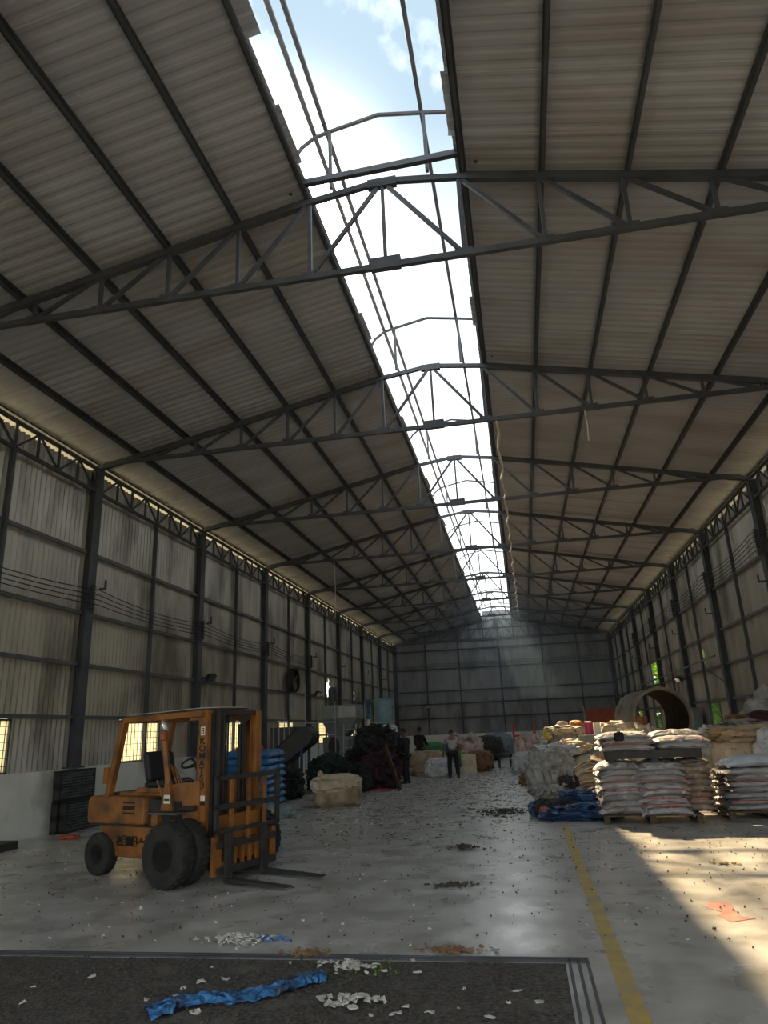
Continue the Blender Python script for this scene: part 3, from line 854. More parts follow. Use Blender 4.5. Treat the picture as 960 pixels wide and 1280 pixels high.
# mast: outer channels, inner channels, cross members, cylinders, chains
for sd in (-1, 1):
    y = 0.49 if sd > 0 else -0.36
    m_ = MB()
    m_.b2((0.02, y - 0.055, 0.12), (0.23, y - 0.03, 2.02)) if sd < 0 else m_.b2((0.02, y + 0.03, 0.12), (0.23, y + 0.055, 2.02))
    m_.b2((0.02, y - 0.055, 0.12), (0.05, y + 0.055, 2.02)); m_.b2((0.205, y - 0.055, 0.12), (0.235, y + 0.055, 2.02))
    m_.prism([(-0.14, 2.02), (-0.14, 2.10), (-0.08, 2.15), (0.20, 2.15), (0.235, 2.02)], y - 0.055, y + 0.055)
    OM = m_.build('outer_mast_rail', M_ORANGE, FK)
    i_ = MB()
    i_.b2((0.25, y * 0.86 - 0.015, 0.14), (0.38, y * 0.86 + 0.015, 2.13)); i_.b2((0.25, y * 0.86 - 0.05, 0.14), (0.275, y * 0.86 + 0.05, 2.13)); i_.b2((0.355, y * 0.86 - 0.05, 0.14), (0.38, y * 0.86 + 0.05, 2.13))
    i_.build('inner_mast_rail', M_ORANGE if sd > 0 else M_BLACK, FK)
    MB().b2((0.24, y * 0.97 - 0.03, 0.16), (0.25, y * 0.97 + 0.03, 2.10)).build('slide_face', M_BLACK, FK)
    MB().tube([(0.12, y * 0.62, 0.25), (0.12, y * 0.62, 1.95)], 0.032, 10).build('lift_cylinder', M_BLACK, FK, smooth=40)
    for q in (-0.02, 0.02):
        MB().b2((0.30, y * 0.40 + q - 0.008, 0.5), (0.315, y * 0.40 + q + 0.008, 2.0)).build('lift_chain', M_BLACK, FK)
    MB().lathe([(0.02, -0.03), (0.06, -0.028), (0.05, -0.01), (0.05, 0.01), (0.06, 0.028), (0.02, 0.03)], 16, 'Y', (0.31, y * 0.40, 2.02)).build('chain_pulley', M_BLACK, FK, smooth=40)
for z, h_ in ((0.20, 0.16), (1.15, 0.10), (2.03, 0.09)):
    MB().b2((0.03, -0.36, z), (0.10, 0.49, z + h_)).build('mast_crossbar', M_ORANGE, FK)
MB().b2((0.28, -0.30, 2.07), (0.36, 0.40, 2.13)).build('mast_crossbar', M_BLACK, FK)
# lettering and plates on the near outer rail
def to_mesh_text(cu):
    tmp = bpy.data.objects.new('lettering_source', cu)
    COL.objects.link(tmp)
    dg = bpy.context.evaluated_depsgraph_get()
    me = bpy.data.meshes.new_from_object(tmp.evaluated_get(dg))
    bpy.data.objects.remove(tmp)
    return me
tx = bpy.data.curves.new('maker_lettering', 'FONT')
tx.body = 'K\nO\nM\nA\nT\nS\nU'
tx.align_x = 'CENTER'
tx.size = 0.118; tx.space_line = 0.80; tx.extrude = 0.002; tx.offset = 0.002
tx.materials.append(M_INK)
to = link('lettering', to_mesh_text(tx), FK, Matrix.Translation((0.125, -0.419, 1.70)) @ Matrix.Rotation(pi / 2, 4, 'X') @ Matrix.Diagonal((1.35, 1, 1, 1)))
MB().b2((0.085, -0.419, 1.815), (0.165, -0.4155, 1.925)).build('emblem_plate', M_DECAL, FK)
em = MB()
for lo, hi in (((0.10, 1.775), (0.11, 1.855)), ((0.14, 1.775), (0.15, 1.855)), ((0.10, 1.775), (0.15, 1.785)), ((0.10, 1.81), (0.15, 1.82)), ((0.10, 1.845), (0.15, 1.855))):
    em.b2((lo[0], -0.422, lo[1] + 0.055), (hi[0], -0.418, hi[1] + 0.055))
em.build('emblem', M_INK, FK)
MB().b2((0.05, -0.419, 0.985), (0.20, -0.4155, 1.05)).build('notice_plate', M_DECAL, FK)
MB().b2((0.05, -0.419, 0.93), (0.20, -0.4155, 0.985)).build('notice_plate', M_INK, FK)
for sd in (-1, 1):
    MB().tube([(-0.20, sd * 0.46, 0.88), (0.10, sd * 0.48, 0.90)], 0.04, 10).build('tilt_cylinder', M_BLACK, FK, smooth=40)
# carriage, load backrest, forks
YB = 0.08
ca = MB()
ca.b2((0.45, YB - 0.52, 0.42), (0.51, YB + 0.58, 0.50)); ca.b2((0.45, YB - 0.52, 0.12), (0.51, YB + 0.58, 0.20))
CAR = ca.build('carriage', M_BLACK, FK)
for i in range(8):
    yy = YB - 0.46 + i * 0.14
    MB().b2((0.44, yy - 0.028, 0.19), (0.47, yy + 0.028, 0.43)).build('carriage_slat', M_ORANGE, CAR)
MB().b2((0.40, YB - 0.56, 0.10), (0.46, YB - 0.48, 0.56)).build('carriage_cheek', M_ORANGE, CAR)
MB().b2((0.40, YB + 0.54, 0.10), (0.46, YB + 0.62, 0.56)).build('carriage_cheek', M_ORANGE, CAR)
lb = MB()
lb.b2((0.47, YB - 0.60, 1.24), (0.52, YB + 0.64, 1.30)); lb.b2((0.47, YB - 0.60, 0.60), (0.52, YB + 0.64, 0.65)); lb.b2((0.47, YB - 0.60, 0.88), (0.52, YB + 0.64, 0.95))
lb.b2((0.47, YB - 0.60, 0.60), (0.52, YB - 0.54, 1.30)); lb.b2((0.47, YB + 0.58, 0.60), (0.52, YB + 0.64, 1.30))
LB = lb.build('load_backrest', M_BLACK, FK, bevel=0.006)
for yy in (-0.30, 0.02, 0.34):
    MB().b2((0.475, YB + yy - 0.025, 0.48), (0.515, YB + yy + 0.025, 1.25)).build('backrest_bar', M_ORANGE, LB)
MB().b2((0.36, -0.38, 0.25), (0.42, 0.40, 0.80)).build('mast_plate', M_ORANGE, FK)
for yy in (-0.30, 0.38):
    f_ = MB().prism([(0.51, 0.60), (0.55, 0.60), (0.56, 0.075), (1.54, 0.045), (1.54, 0.03), (0.58, 0.022), (0.51, 0.03)], yy - 0.06, yy + 0.06)
    f_.build('fork', M_BLACK, FK, bevel=0.006)
# seat clutter: rag behind the hood
def soft_lump(size, seed, amp=0.12, freq=3.0, boxy=0.7, sub=4, floor_z=True, ridge=True, flat=0.0, layers=0, lamp=0.0, folds=0):
    """crumpled soft mass resting on its own base; size = full extents"""
    bm = bmesh.new()
    bmesh.ops.create_icosphere(bm, subdivisions=sub, radius=1)
    off = Vector((seed * 13.7, seed * 7.1, seed * 3.3))
    vs = []
    for v in bm.verts:
        d = v.co.normalized()
        p = Vector([math.copysign(abs(c) ** boxy, c) for c in d])
        n1 = noise.noise(d * freq + off)
        n2 = noise.noise(d * freq * 2.3 + off * 2)
        n3 = noise.noise(d * freq * 5.1 + off * 3)
        k = 1 + amp * (0.9 * n1 + (1 - 2 * abs(n2)) * 0.6 * ridge + (0.5 - abs(n3)) * 0.55)
        if layers:
            k += lamp * abs(sin(layers * d.z + 1.5 * noise.noise(d * 2 + off)))
        if folds:
            aa = math.atan2(d.y, d.x)
            k += 0.07 * (1 - abs(d.z)) * (1 - 2 * abs(sin(aa * folds / 2 + 2.2 * n1 + d.z * 1.5)))
        if amp > 0.15:
            vd = noise.voronoi(d * freq * 0.9 + off + Vector((n2, n1, n3)) * 0.35)[0]
            k += amp * 0.9 * (min(vd[1] - vd[0], 0.5) - 0.25)
        q = Vector((p.x * size[0] / 2 * k, p.y * size[1] / 2 * k, p.z * size[2] / 2 * k + size[2] / 2))
        if floor_z:
            if q.z < 0.03 * size[2]:
                q.z = 0.0
        vs.append(q)
    for v, q in zip(bm.verts, vs):
        v.co = q
    bm.faces.ensure_lookup_table()
    o = MB()
    o.v = [tuple(v.co) for v in bm.verts]
    o.f = [tuple(x.index for x in f.verts) for f in bm.faces]
    o.mi = [0] * len(o.f)
    bm.free()
    return o
def lump(name, loc, size, m, seed, label, cat, group=None, rz=0, smooth=62, parent=None, **kw):
    if kw.get('amp', 0.12) > 0.15:
        smooth = 30
    o = soft_lump(size, seed, **kw).build(name, m, parent, smooth=smooth)
    o.location = loc
    o.rotation_euler = (0, 0, rz)
    if parent is None:
        tag(o, label, cat, group)
    elif label:
        tag(o, label)
    return o

# ---------------------------------------------------------------- filled sacks
def sack_mesh(name, L_, W_, H_, seed, m, droop=0.05, nx=18, ny=10, fringe=0.03, fr_end=1):
    """a filled flat sack: pillow with pinched, ruffled ends, lying along X"""
    vs, fs = [], []
    off = Vector((seed * 5.3, seed * 2.9, 0))
    for sgn in (1, -1):
        for i in range(nx + 1):
            u = -1 + 2 * i / nx
            for j in range(ny + 1):
                v = -1 + 2 * j / ny
                t = (max(0, 1 - abs(u) ** 4.5) ** 0.55) * (max(0, 1 - abs(v) ** 3.5) ** 0.6)
                wv = 0.90 + 0.10 * (1 - abs(u) ** 3) + 0.05 * noise.noise(Vector((u * 2, sgn, 0)) + off)
                x = L_ / 2 * u * (1 + 0.04 * noise.noise(Vector((v * 3, sgn * 2.0, 1)) + off))
                y = W_ / 2 * v * wv * (1 + 0.07 * noise.noise(Vector((u * 4, sgn * 1.3 + v, 7)) + off))
                cr_ = noise.noise(Vector((x * 9, y * 9, sgn * 3.1)) + off)
                z = sgn * H_ / 2 * t * (0.92 + 0.34 * cr_ + 0.10 * noise.noise(Vector((x * 26, y * 26, sgn)) + off)) - droop * (abs(u) ** 3) - droop * 0.4 * abs(v) ** 3
                if abs(u) > 0.93:
                    z += 0.022 * sin(v * 11 + seed) * (abs(u) - 0.93) / 0.07
                vs.append((x, y, z))
    k = (nx + 1) * (ny + 1)
    for s in (0, 1):
        for i in range(nx):
            for j in range(ny):
                a = s * k + i * (ny + 1) + j
                q = (a, a + ny + 1, a + ny + 2, a + 1)
                fs.append(q if s == 0 else q[::-1])
    o = MB().add(vs, fs)
    me = o.mesh(name, m, fix=False)
    bm = bmesh.new(); bm.from_mesh(me)
    bmesh.ops.remove_doubles(bm, verts=bm.verts, dist=0.002)
    bm.to_mesh(me); bm.free()
    me.polygons.foreach_set('use_smooth', [True] * len(me.polygons))
    return me

def pallet(name, loc, rz, m, L_, W_, label, H_=0.14, nb=6, cat='pallet'):
    t = empty(name, loc, rz, label=label, cat=cat)
    dk = MB().b2((-L_ / 2, -0.045, 0), (L_ / 2, 0.045, 0.022)).mesh('deck_board', m)
    for i in range(nb):
        link('deck_board', dk, t, Matrix.Translation((0, -W_ / 2 + 0.05 + (W_ - 0.1) * i / (nb - 1), H_ - 0.022)))
    bk = MB().b2((-0.05, -0.05, 0), (0.05, 0.05, H_ - 0.044)).mesh('block', m)
    for x in (-L_ / 2 + 0.06, 0, L_ / 2 - 0.06):
        for y in (-W_ / 2 + 0.06, 0, W_ / 2 - 0.06):
            link('block', bk, t, Matrix.Translation((x, y, 0.022)))
    sb = MB().b2((-0.05, -W_ / 2, 0), (0.05, W_ / 2, 0.022)).mesh('bearer', m)
    for x in (-L_ / 2 + 0.06, 0, L_ / 2 - 0.06):
        link('bearer', sb, t, Matrix.Translation((x, 0, H_ - 0.044)))
        link('bearer', sb, t, Matrix.Translation((x, 0, 0)))
    return t

# front stack on two pallets at the sunlit side
SX = -0.03
pallet('wooden_pallet', (2.02, 14.08, 0), R(-3), M_WOOD, 1.62, 1.15, 'dark wooden pallet on the floor under the white sack stack with red lines', H_=0.14)
sw_m = [sack_mesh('woven_sack', 0.84, 0.56, 0.145, sd, M_SACK_W, droop=0.06) for sd in range(1, 6)]
sw_t = [sack_mesh('woven_sack', 0.60, 0.56, 0.145, sd, M_SACK_T, droop=0.02) for sd in range(11, 14)]
NL = 8
PIT = 0.104
def put(me, name, x, y, z, rz, rx, label, cat, group):
    o = link(name, me)
    o.location = (x, y, z); o.rotation_euler = (rx, 0, rz)
    return tag(o, label, cat, group)
G1 = 'sacks stacked on the front pallet'
for l in range(NL):
    z = 0.14 + 0.070 + l * PIT
    bul = 0.05 * sin(l * 1.3) + rnd.uniform(-0.03, 0.03)
    put(sw_m[l % 5], 'woven_sack', 1.60 + rnd.uniform(-0.05, 0.05), 13.84 + bul * 0.5, z, R(rnd.uniform(-7, 7)), R(rnd.uniform(-6, 3)),
        'white woven sack, %s layer up, column beside the blue tarpaulin under the black pallet' % ordinal(l), 'sack', G1)
    put(sw_m[(l + 2) % 5], 'woven_sack', 2.24 + rnd.uniform(-0.04, 0.06) - 0.03 * (l > 5), 13.74 + bul, z - 0.006, R(rnd.uniform(-9, 9)), R(rnd.uniform(-2, 9)),
        'white woven sack bulging forward, %s layer up, middle column under the black pallet' % ordinal(l), 'sack', G1)
    put(sw_t[l % 3], 'woven_sack', 2.78 + rnd.uniform(-0.03, 0.03), 14.02 + bul * 0.5, z, R(rnd.uniform(-4, 4)), 0,
        'tan woven sack in shade, %s layer up, column at the gap between the stacks' % ordinal(l), 'sack', G1)
    put(sw_t[(l + 1) % 3], 'woven_sack', 2.90 + rnd.uniform(-0.02, 0.02), 14.50, z, R(rnd.uniform(-4, 4)), 0,  # extra rear row, added to shade the sack ends of the second stack
        'tan woven sack, rear row added for shade, %s layer up, behind the shaded tan column' % ordinal(l), 'sack', G1)
    if l < NL:
        put(sw_m[(l + 3) % 5], 'woven_sack', 1.62 + rnd.uniform(-0.03, 0.03), 14.38, z, R(rnd.uniform(-3, 3)), 0,
            'white woven sack, rear row, %s layer up, behind the column beside the tarpaulin' % ordinal(l), 'sack', G1)
        put(sw_m[(l + 1) % 5], 'woven_sack', 2.36 + rnd.uniform(-0.02, 0.02), 14.42, z, R(rnd.uniform(-3, 3)), 0,
            'white woven sack, rear row, %s layer up, behind the middle column' % ordinal(l), 'sack', G1)
ZU = 0.14 + NL * PIT + 0.045
up_ = pallet('plastic_pallet', (2.16, 14.0, ZU), R(-2), M_PLASTIC_B, 1.56, 1.12, 'black plastic pallet lying on top of the lower white sacks', H_=0.17)
for x in (-0.765, 0.765):
    MB().b2((x - 0.012, -0.55, 0.01), (x + 0.012, 0.55, 0.165)).build('side_skirt', M_PLASTIC_B, up_)
for y in (-0.545, 0.545):
    MB().b2((-0.76, y - 0.012, 0.035), (0.76, y + 0.012, 0.165)).build('side_skirt', M_PLASTIC_B, up_)
sw_u = [sack_mesh('woven_sack', 0.92, 0.58, 0.135, sd, M_SACK_W, droop=0.03) for sd in range(21, 25)]
G2 = 'sacks on the upper black pallet'
for l in range(3):
    for c in range(2):
        for r_ in range(2):
            if l == 2 and (c, r_) == (1, 0):
                continue
            put(sw_u[(l + c + r_) % 4], 'woven_sack', 1.74 + c * 0.90 + rnd.uniform(-0.05, 0.05), 13.70 + r_ * 0.54 + rnd.uniform(-0.03, 0.03), ZU + 0.17 + 0.058 + l * 0.094, R(rnd.uniform(-6, 6)), R(rnd.uniform(-2, 2)),
                'white woven sack on the black pallet, %s layer, %s row, %s' % (['bottom', 'middle', 'top'][l], ['front', 'rear'][r_], ['above the tarpaulin side', 'above the tan sacks'][c]), 'sack', G2)
lump('black_rag', (1.60, 13.44, ZU + 0.33), (0.13, 0.08, 0.14), M_BLACKCLOTH, 3, 'small black rag hanging on the upper white sacks', 'rag', amp=0.5, sub=3)

# second stack beside the frame edge
pallet('wooden_pallet', (3.92, 14.35, 0), R(2), M_WOOD, 1.35, 1.2, 'brown wooden pallet under the grey white sack stack topped by a pale bulging sack', H_=0.14)
sw_r = [sack_mesh('woven_sack', 1.22, 0.60, 0.125, sd, M_SACK_W, droop=0.02) for sd in range(31, 35)]
G3 = 'sacks stacked on the second pallet'
for l in range(7):
    for r_ in range(2):
        put(sw_r[(l + r_) % 4], 'woven_sack', 3.92 + rnd.uniform(-0.05, 0.05), 14.0 + r_ * 0.55 + rnd.uniform(-0.03, 0.03), 0.14 + 0.06 + l * 0.094, R(rnd.uniform(-3, 3)), R(rnd.uniform(-2, 2)),
            'grey white sack, %s layer up, %s row of the stack before the beige bulk bag' % (ordinal(l), ['front', 'rear'][r_]), 'sack', G3)
M_PALESACK = mat('pale_blue_white_sack', (0.60, 0.65, 0.70), (0.52, 0.56, 0.62), rough=0.5, scale=4, dirt=(0.2, 0.2, 0.22), dscale=9, damt=0.1, bump=0.4)
put(sack_mesh('woven_sack', 1.15, 0.85, 0.20, 41, M_PALESACK, droop=0.06), 'woven_sack', 3.94, 14.18, 0.14 + 7 * 0.094 + 0.135, R(3), 0, 'pale bluish white sack bulging on top of the second pallet stack', 'sack', G3)

# bulk bag with loose stuff behind the second stack
BB = empty('bulk_bag', (4.60, 16.9, 0), 0, label='big beige bulk bag standing behind the pale sack stack', cat='bulk bag')
b = MB()
n_ = 48
prof = [(0.62, 0.0), (0.70, 0.06), (0.73, 0.25), (0.70, 0.42), (0.735, 0.62), (0.73, 0.95), (0.70, 1.14), (0.60, 1.20), (0.25, 1.22)]
for r_, z in prof:
    for j in range(n_):
        a = 2 * pi * j / n_
        sq = 1 / max(abs(cos(a)), abs(sin(a))) ** 0.55
        k = r_ * sq * (1 + 0.02 * noise.noise(Vector((cos(a) * 3, sin(a) * 3, z * 6))))
        b.v.append((k * cos(a), k * sin(a), z + (0.03 * noise.noise(Vector((a * 2, 1, 1))) if z > 1 else 0)))
for i in range(len(prof) - 1):
    for j in range(n_):
        b.f.append((i * n_ + j, i * n_ + (j + 1) % n_, (i + 1) * n_ + (j + 1) % n_, (i + 1) * n_ + j))
b.f += [tuple(range(n_))[::-1], tuple((len(prof) - 1) * n_ + j for j in range(n_))]
b.mi = [0] * len(b.f)
b.build('bag_body', M_BEIGE, BB, smooth=50)
for j in range(9):
    a = -pi / 2 + (j - 4) * 0.17
    MB().bar((0.80 * cos(a) * 1.0, -0.745, 0.15), (0.80 * cos(a), -0.745, 1.1), 0.008, 0.006, (0, 1, 0)).build('seam', M_KRAFT, BB)
lump('loose_cover', (0.0, -0.05, 1.17), (1.4, 1.35, 0.34), M_KRAFT, 12, 'brown cloth bunched over the bag top', None, parent=BB, amp=0.28, freq=2.2, sub=4)
lump('grey_film', (4.70, 16.75, 1.46), (0.95, 0.8, 0.16), M_GREYTARP, 14, 'crumpled grey film sheet lying on the beige bulk bag', 'plastic film', amp=0.35, freq=2.4)
lump('brown_cloth', (4.62, 17.2, 1.44), (0.55, 0.5, 0.26), M_BROWNBAG, 15, 'rust brown cloth crumpled on top of the beige bulk bag', 'cloth', amp=0.4, freq=2.4)
lump('film_bundle', (4.25, 18.0, 0), (0.8, 0.8, 1.42), M_WHITETARP, 16, 'whitish film bundle standing between the concrete pipe and the beige bulk bag', 'film bundle', amp=0.18, freq=3.2)
lump('film_heap', (4.98, 15.6, 0), (1.0, 0.9, 1.36), M_WHITETARP, 17, 'white film heap at the picture edge against the beige bulk bag', 'film bundle', amp=0.25, freq=3.0)
lump('rag_bundle', (5.80, 18.2, 0), (1.40, 1.2, 2.10), M_GREYTARP, 18, 'tall crumpled rag and film bundle at the picture edge, topmost thing there', 'rag bundle', amp=0.25, freq=3.0)
lump('maroon_cloth', (4.95, 16.55, 1.46), (0.5, 0.35, 0.28), M_MAROON, 19, 'maroon cloth stuffed beside the tall rag bundle', 'cloth', amp=0.35)

# torn bulk bag of folded sheets, with a blue tarpaulin at its foot
TB = empty('torn_bulk_bag', (0.85, 17.55, 0), R(8), label='torn grey and beige bulk bag spilling folded sheets beside the front stack', cat='bulk bag')
lump('grey_cover', (-0.36, -0.02, 0), (1.0, 1.20, 1.12), M_GREYTARP, 22, 'torn grey film cover', None, parent=TB, amp=0.20, freq=3.4, sub=5, folds=13)
lump('dark_hole_lump', (-0.12, -0.42, 0.12), (0.50, 0.44, 0.52), M_DARKNET, 23, 'black lump standing in for the dark hole', None, parent=TB, amp=0.18, freq=3.0)  # black lump gives the dark of the open hole by its colour
lump('bag_core', (0.42, 0.06, 0), (0.95, 1.1, 0.85), M_KRAFT, 24, None, None, parent=TB, amp=0.08)
def fold_mesh(L_, W_, th, seed, bend):
    vs, fs = [], []
    nx, ny = 22, 5
    off = Vector((seed * 3.1, 0, 0))
    for s in (1, -1):
        for i in range(nx + 1):
            u = -1 + 2 * i / nx
            for j in range(ny + 1):
                v = -1 + 2 * j / ny
                x = L_ / 2 * u
                y = W_ / 2 * v + 0.03 * noise.noise(Vector((u * 3, s, 2)) + off)
                z = -bend * u * u - bend * 0.5 * max(0, -v) ** 2 + s * th / 2 * (1 - 0.5 * abs(v) ** 6) + 0.035 * noise.noise(Vector((u * 3.5, v * 1.2, 0)) + off)
                vs.append((x, y, z))
    k = (nx + 1) * (ny + 1)
    for s in (0, 1):
        for i in range(nx):
            for j in range(ny):
                a = s * k + i * (ny + 1) + j
                q = (a, a + ny + 1, a + ny + 2, a + 1)
                fs.append(q if s == 0 else q[::-1])
    for i in range(nx):
        for j in (0, ny):
            a = i * (ny + 1) + j
            fs.append((a, a + k, a + k + ny + 1, a + ny + 1))
    for j in range(ny):
        for i in (0, nx):
            a = i * (ny + 1) + j
            fs.append((a, a + 1, a + k + 1, a + k))
    me = MB().add(vs, fs).mesh('folded_sheet', M_BEIGE if seed % 3 else M_KRAFT)
    me.polygons.foreach_set('use_smooth', [True] * len(me.polygons))
    me.set_sharp_from_angle(angle=R(50))
    return me
for i in range(11):
    zz = 0.16 + i * 0.078
    o = link('folded_sheet', fold_mesh(1.0 - 0.02 * i, 0.95 + 0.1 * sin(i), 0.05, i, 0.06 + 0.012 * i), TB, Matrix.Translation((0.42 + 0.03 * sin(i * 2), -0.10 - 0.03 * cos(i * 1.7), zz + 0.03)) @ Matrix.Rotation(R(rnd.uniform(-9, 9)), 4, 'Z'))
lump('loose_sheet', (-0.15, 0.1, 0.98), (0.8, 0.8, 0.22), M_WHITETARP, 26, 'whitish folded film on the bag top', None, parent=TB, amp=0.4, freq=2.2)
lump('loose_sheet', (0.20, 0.25, 1.02), (0.75, 0.6, 0.24), M_BEIGE, 27, 'cream folded sheet on the bag top', None, parent=TB, amp=0.35, freq=2.2)
lump('blue_tarpaulin', (0.86, 14.45, 0), (1.15, 0.75, 0.24), M_BLUETARP, 28, 'crumpled blue tarpaulin heaped on the floor at the foot of the torn bulk bag', 'tarpaulin', amp=0.32, freq=2.4, sub=5)
lump('blue_tarpaulin', (1.02, 15.2, 0), (0.85, 0.7, 0.42), M_BLUETARP, 29, 'upper fold of blue tarpaulin leaning on the torn bulk bag', 'tarpaulin', amp=0.25, freq=2.2, sub=5)
lump('black_bag', (0.42, 14.75, 0), (0.7, 0.6, 0.30), M_DARKNET, 30, 'dark crumpled bag lying between red bundle and blue tarpaulin', 'bag', amp=0.28, freq=2.6)
lump('red_bundle', (0.24, 14.36, 0), (0.24, 0.24, 0.22), M_REDPANEL, 31, 'small dark red bundle on the floor beside the dark crumpled bag', 'bundle', amp=0.12, freq=3, sub=3)
lump('dark_blue_bag', (0.08, 14.95, 0), (0.30, 0.35, 0.26), M_BLUETARP, 32, 'small dark blue bag behind the red bundle', 'bag', amp=0.2, sub=3)

# heaps behind the front stack, sunlit
lump('film_sack', (0.10, 28.2, 0), (1.05, 1.0, 1.25), M_PINKRAG, 33, 'pinkish white film sack bulging at the aisle edge next to the red trolley frame', 'sack', amp=0.24, freq=2.6)
lump('film_sack', (-0.15, 27.4, 0), (0.80, 0.8, 0.70), M_WHITETARP, 34, 'white lumpy film sack low at the aisle edge before the pinkish sack', 'sack', amp=0.22, freq=2.8)
lump('film_sack', (0.50, 25.4, 0), (0.85, 0.9, 0.95), M_PINKRAG, 35, 'reddish stained film sack behind the torn bulk bag', 'sack', amp=0.24, freq=2.6)
lump('film_sack', (0.45, 32.9, 0), (1.3, 1.0, 1.05), M_WHITETARP, 36, 'pale film sack standing between the two red trolley posts', 'sack', amp=0.22, freq=2.6)
lump('brown_rags', (-0.05, 22.3, 0), (0.42, 0.40, 0.30), M_SCRAP_T, 37, 'small brown rag pile on the aisle floor in front of the pinkish sacks', 'rag pile', amp=0.35, freq=3)
OB = empty('open_bulk_bag', (1.35, 26.0, 0), 0, label='grey bulk bag filled to the brim, with yellow and orange bags on its top', cat='bulk bag')
lump('bag_body', (0, 0, 0), (1.25, 1.1, 1.45), M_GREYTARP, 38, None, None, parent=OB, amp=0.12, freq=2.4)
lump('bag_content', (0, 0, 1.28), (1.15, 1.0, 0.30), M_BEIGE, 39, 'beige crumpled content at the brim', None, parent=OB, amp=0.4, freq=3)
MB().b2((-0.16, -0.585, 0.95), (0.02, -0.57, 1.03)).build('printed_mark', M_REDCLOTH, OB, label='small red printed mark')
M_YBAG = mat('yellow_bag', (0.72, 0.55, 0.12), (0.60, 0.45, 0.12), rough=0.5, scale=4, bump=0.5)
M_OBAG = mat('orange_bag', (0.65, 0.25, 0.06), (0.55, 0.22, 0.08), rough=0.5, scale=4, bump=0.5)
lump('yellow_bag', (0.78, 25.8, 1.14), (0.34, 0.34, 0.42), M_YBAG, 40, 'yellow plastic bag on the aisle side of the grey bulk bag', 'bag', amp=0.2, sub=3)
lump('orange_bag', (1.75, 25.9, 1.48), (0.46, 0.40, 0.26), M_OBAG, 41, 'orange plastic bag on top of the grey bulk bag', 'bag', amp=0.2, sub=3)
lump('cream_bag', (1.28, 26.1, 1.50), (0.34, 0.30, 0.24), M_BEIGE, 42, 'small cream bag on top of the grey bulk bag', 'bag', amp=0.2, sub=3)
lump('grey_sack', (1.45, 23.6, 0), (1.1, 1.0, 0.98), M_GREYTARP, 43, 'low grey sack in front of the grey bulk bag with yellow bag', 'sack', amp=0.18)
lump('cream_cloth', (1.15, 20.6, 0), (0.9, 0.8, 1.18), M_BEIGE, 44, 'cream sunlit cloth bundle behind the torn bulk bag', 'cloth bundle', amp=0.25, freq=2.4)
lump('cream_cloth', (0.85, 19.2, 0), (0.8, 0.7, 0.86), M_BEIGE, 45, 'sunlit cream sack low beside the blue steel stand', 'cloth bundle', amp=0.22, freq=2.4)
# blue stand with boxes
BS = empty('blue_stand', (1.80, 18.95, 0), R(10), label='blue painted steel stand among the sunlit sacks behind the front stack', cat='stand')
for x, y in ((-0.36, -0.3), (0.36, -0.3), (-0.36, 0.3), (0.36, 0.3)):
    MB().b2((x - 0.06, y - 0.05, 0), (x + 0.06, y + 0.05, 1.0)).build('leg', M_BLUEPAINT, BS)
MB().b2((-0.42, -0.36, 1.0), (0.42, 0.36, 1.08)).build('stand_top', M_BLUEPAINT, BS)
MB().b2((-0.40, -0.32, 0.55), (0.40, -0.26, 0.63)).build('stand_rail', M_BLUEPAINT, BS)
MB().b2((-0.33, -0.30, 0), (0.33, 0.30, 0.30)).build('carton', M_GREYPAINT, label='greenish grey box standing on the blue steel stand', cat='box').matrix_world = Matrix.Translation((1.67, 18.87, 1.08)) @ Matrix.Rotation(R(10), 4, 'Z')
MB().b2((-0.14, -0.28, 0), (0.14, 0.28, 0.29)).build('carton', M_BLUEPAINT, label='blue box on the steel stand beside the greenish grey box', cat='box').matrix_world = Matrix.Translation((2.07, 18.95, 1.08)) @ Matrix.Rotation(R(10), 4, 'Z')
ct = empty('drum_can', (1.55, 18.85, 1.385), 0, label='small magenta can with pale lid on the greenish grey box', cat='can')
MB().lathe([(0.085, 0), (0.09, 0.02), (0.09, 0.26), (0.085, 0.28)], 18).build('can_body', mat('magenta_paint', (0.50, 0.045, 0.13), rough=0.5), ct, smooth=40)
MB().lathe([(0.093, 0.282), (0.093, 0.31), (0.05, 0.32)], 18).build('lid', M_DECAL, ct, smooth=40)
MB().box((0, 0, 0.14), (0.16, 0.14, 0.28)).build('white_carton', M_DECAL, label='small white carton next to the magenta can', cat='box').location = (1.76, 18.95, 1.385)
# sunlit beige sack heap in front of the pipe
BZ = [(2.42, 20.6, 1.15, 1.0, 1.58, 'cream crumpled sheet heaped highest before the red board'), (3.20, 21.4, 0.9, 0.9, 1.46, 'beige crumpled sack against the mouth of the concrete pipe'), (2.70, 19.7, 0.7, 0.6, 1.36, 'white draped sheet beside the blue steel stand'), (3.55, 19.4, 0.95, 0.8, 1.15, 'beige lumpy sack behind the upper pallet sacks'), (2.45, 17.4, 0.8, 0.8, 1.05, 'brown beige sack in the gap behind the front stack'), (3.30, 17.0, 0.75, 0.9, 1.10, 'cream sack seen through the gap between both stacks')]
for i, (x, y, a, b_, c_, lb_) in enumerate(BZ):
    lump('crumpled_sack', (x, y, 0), (a, b_, c_), M_BEIGE, 50 + i, lb_, 'sack', amp=0.22, freq=2.5)

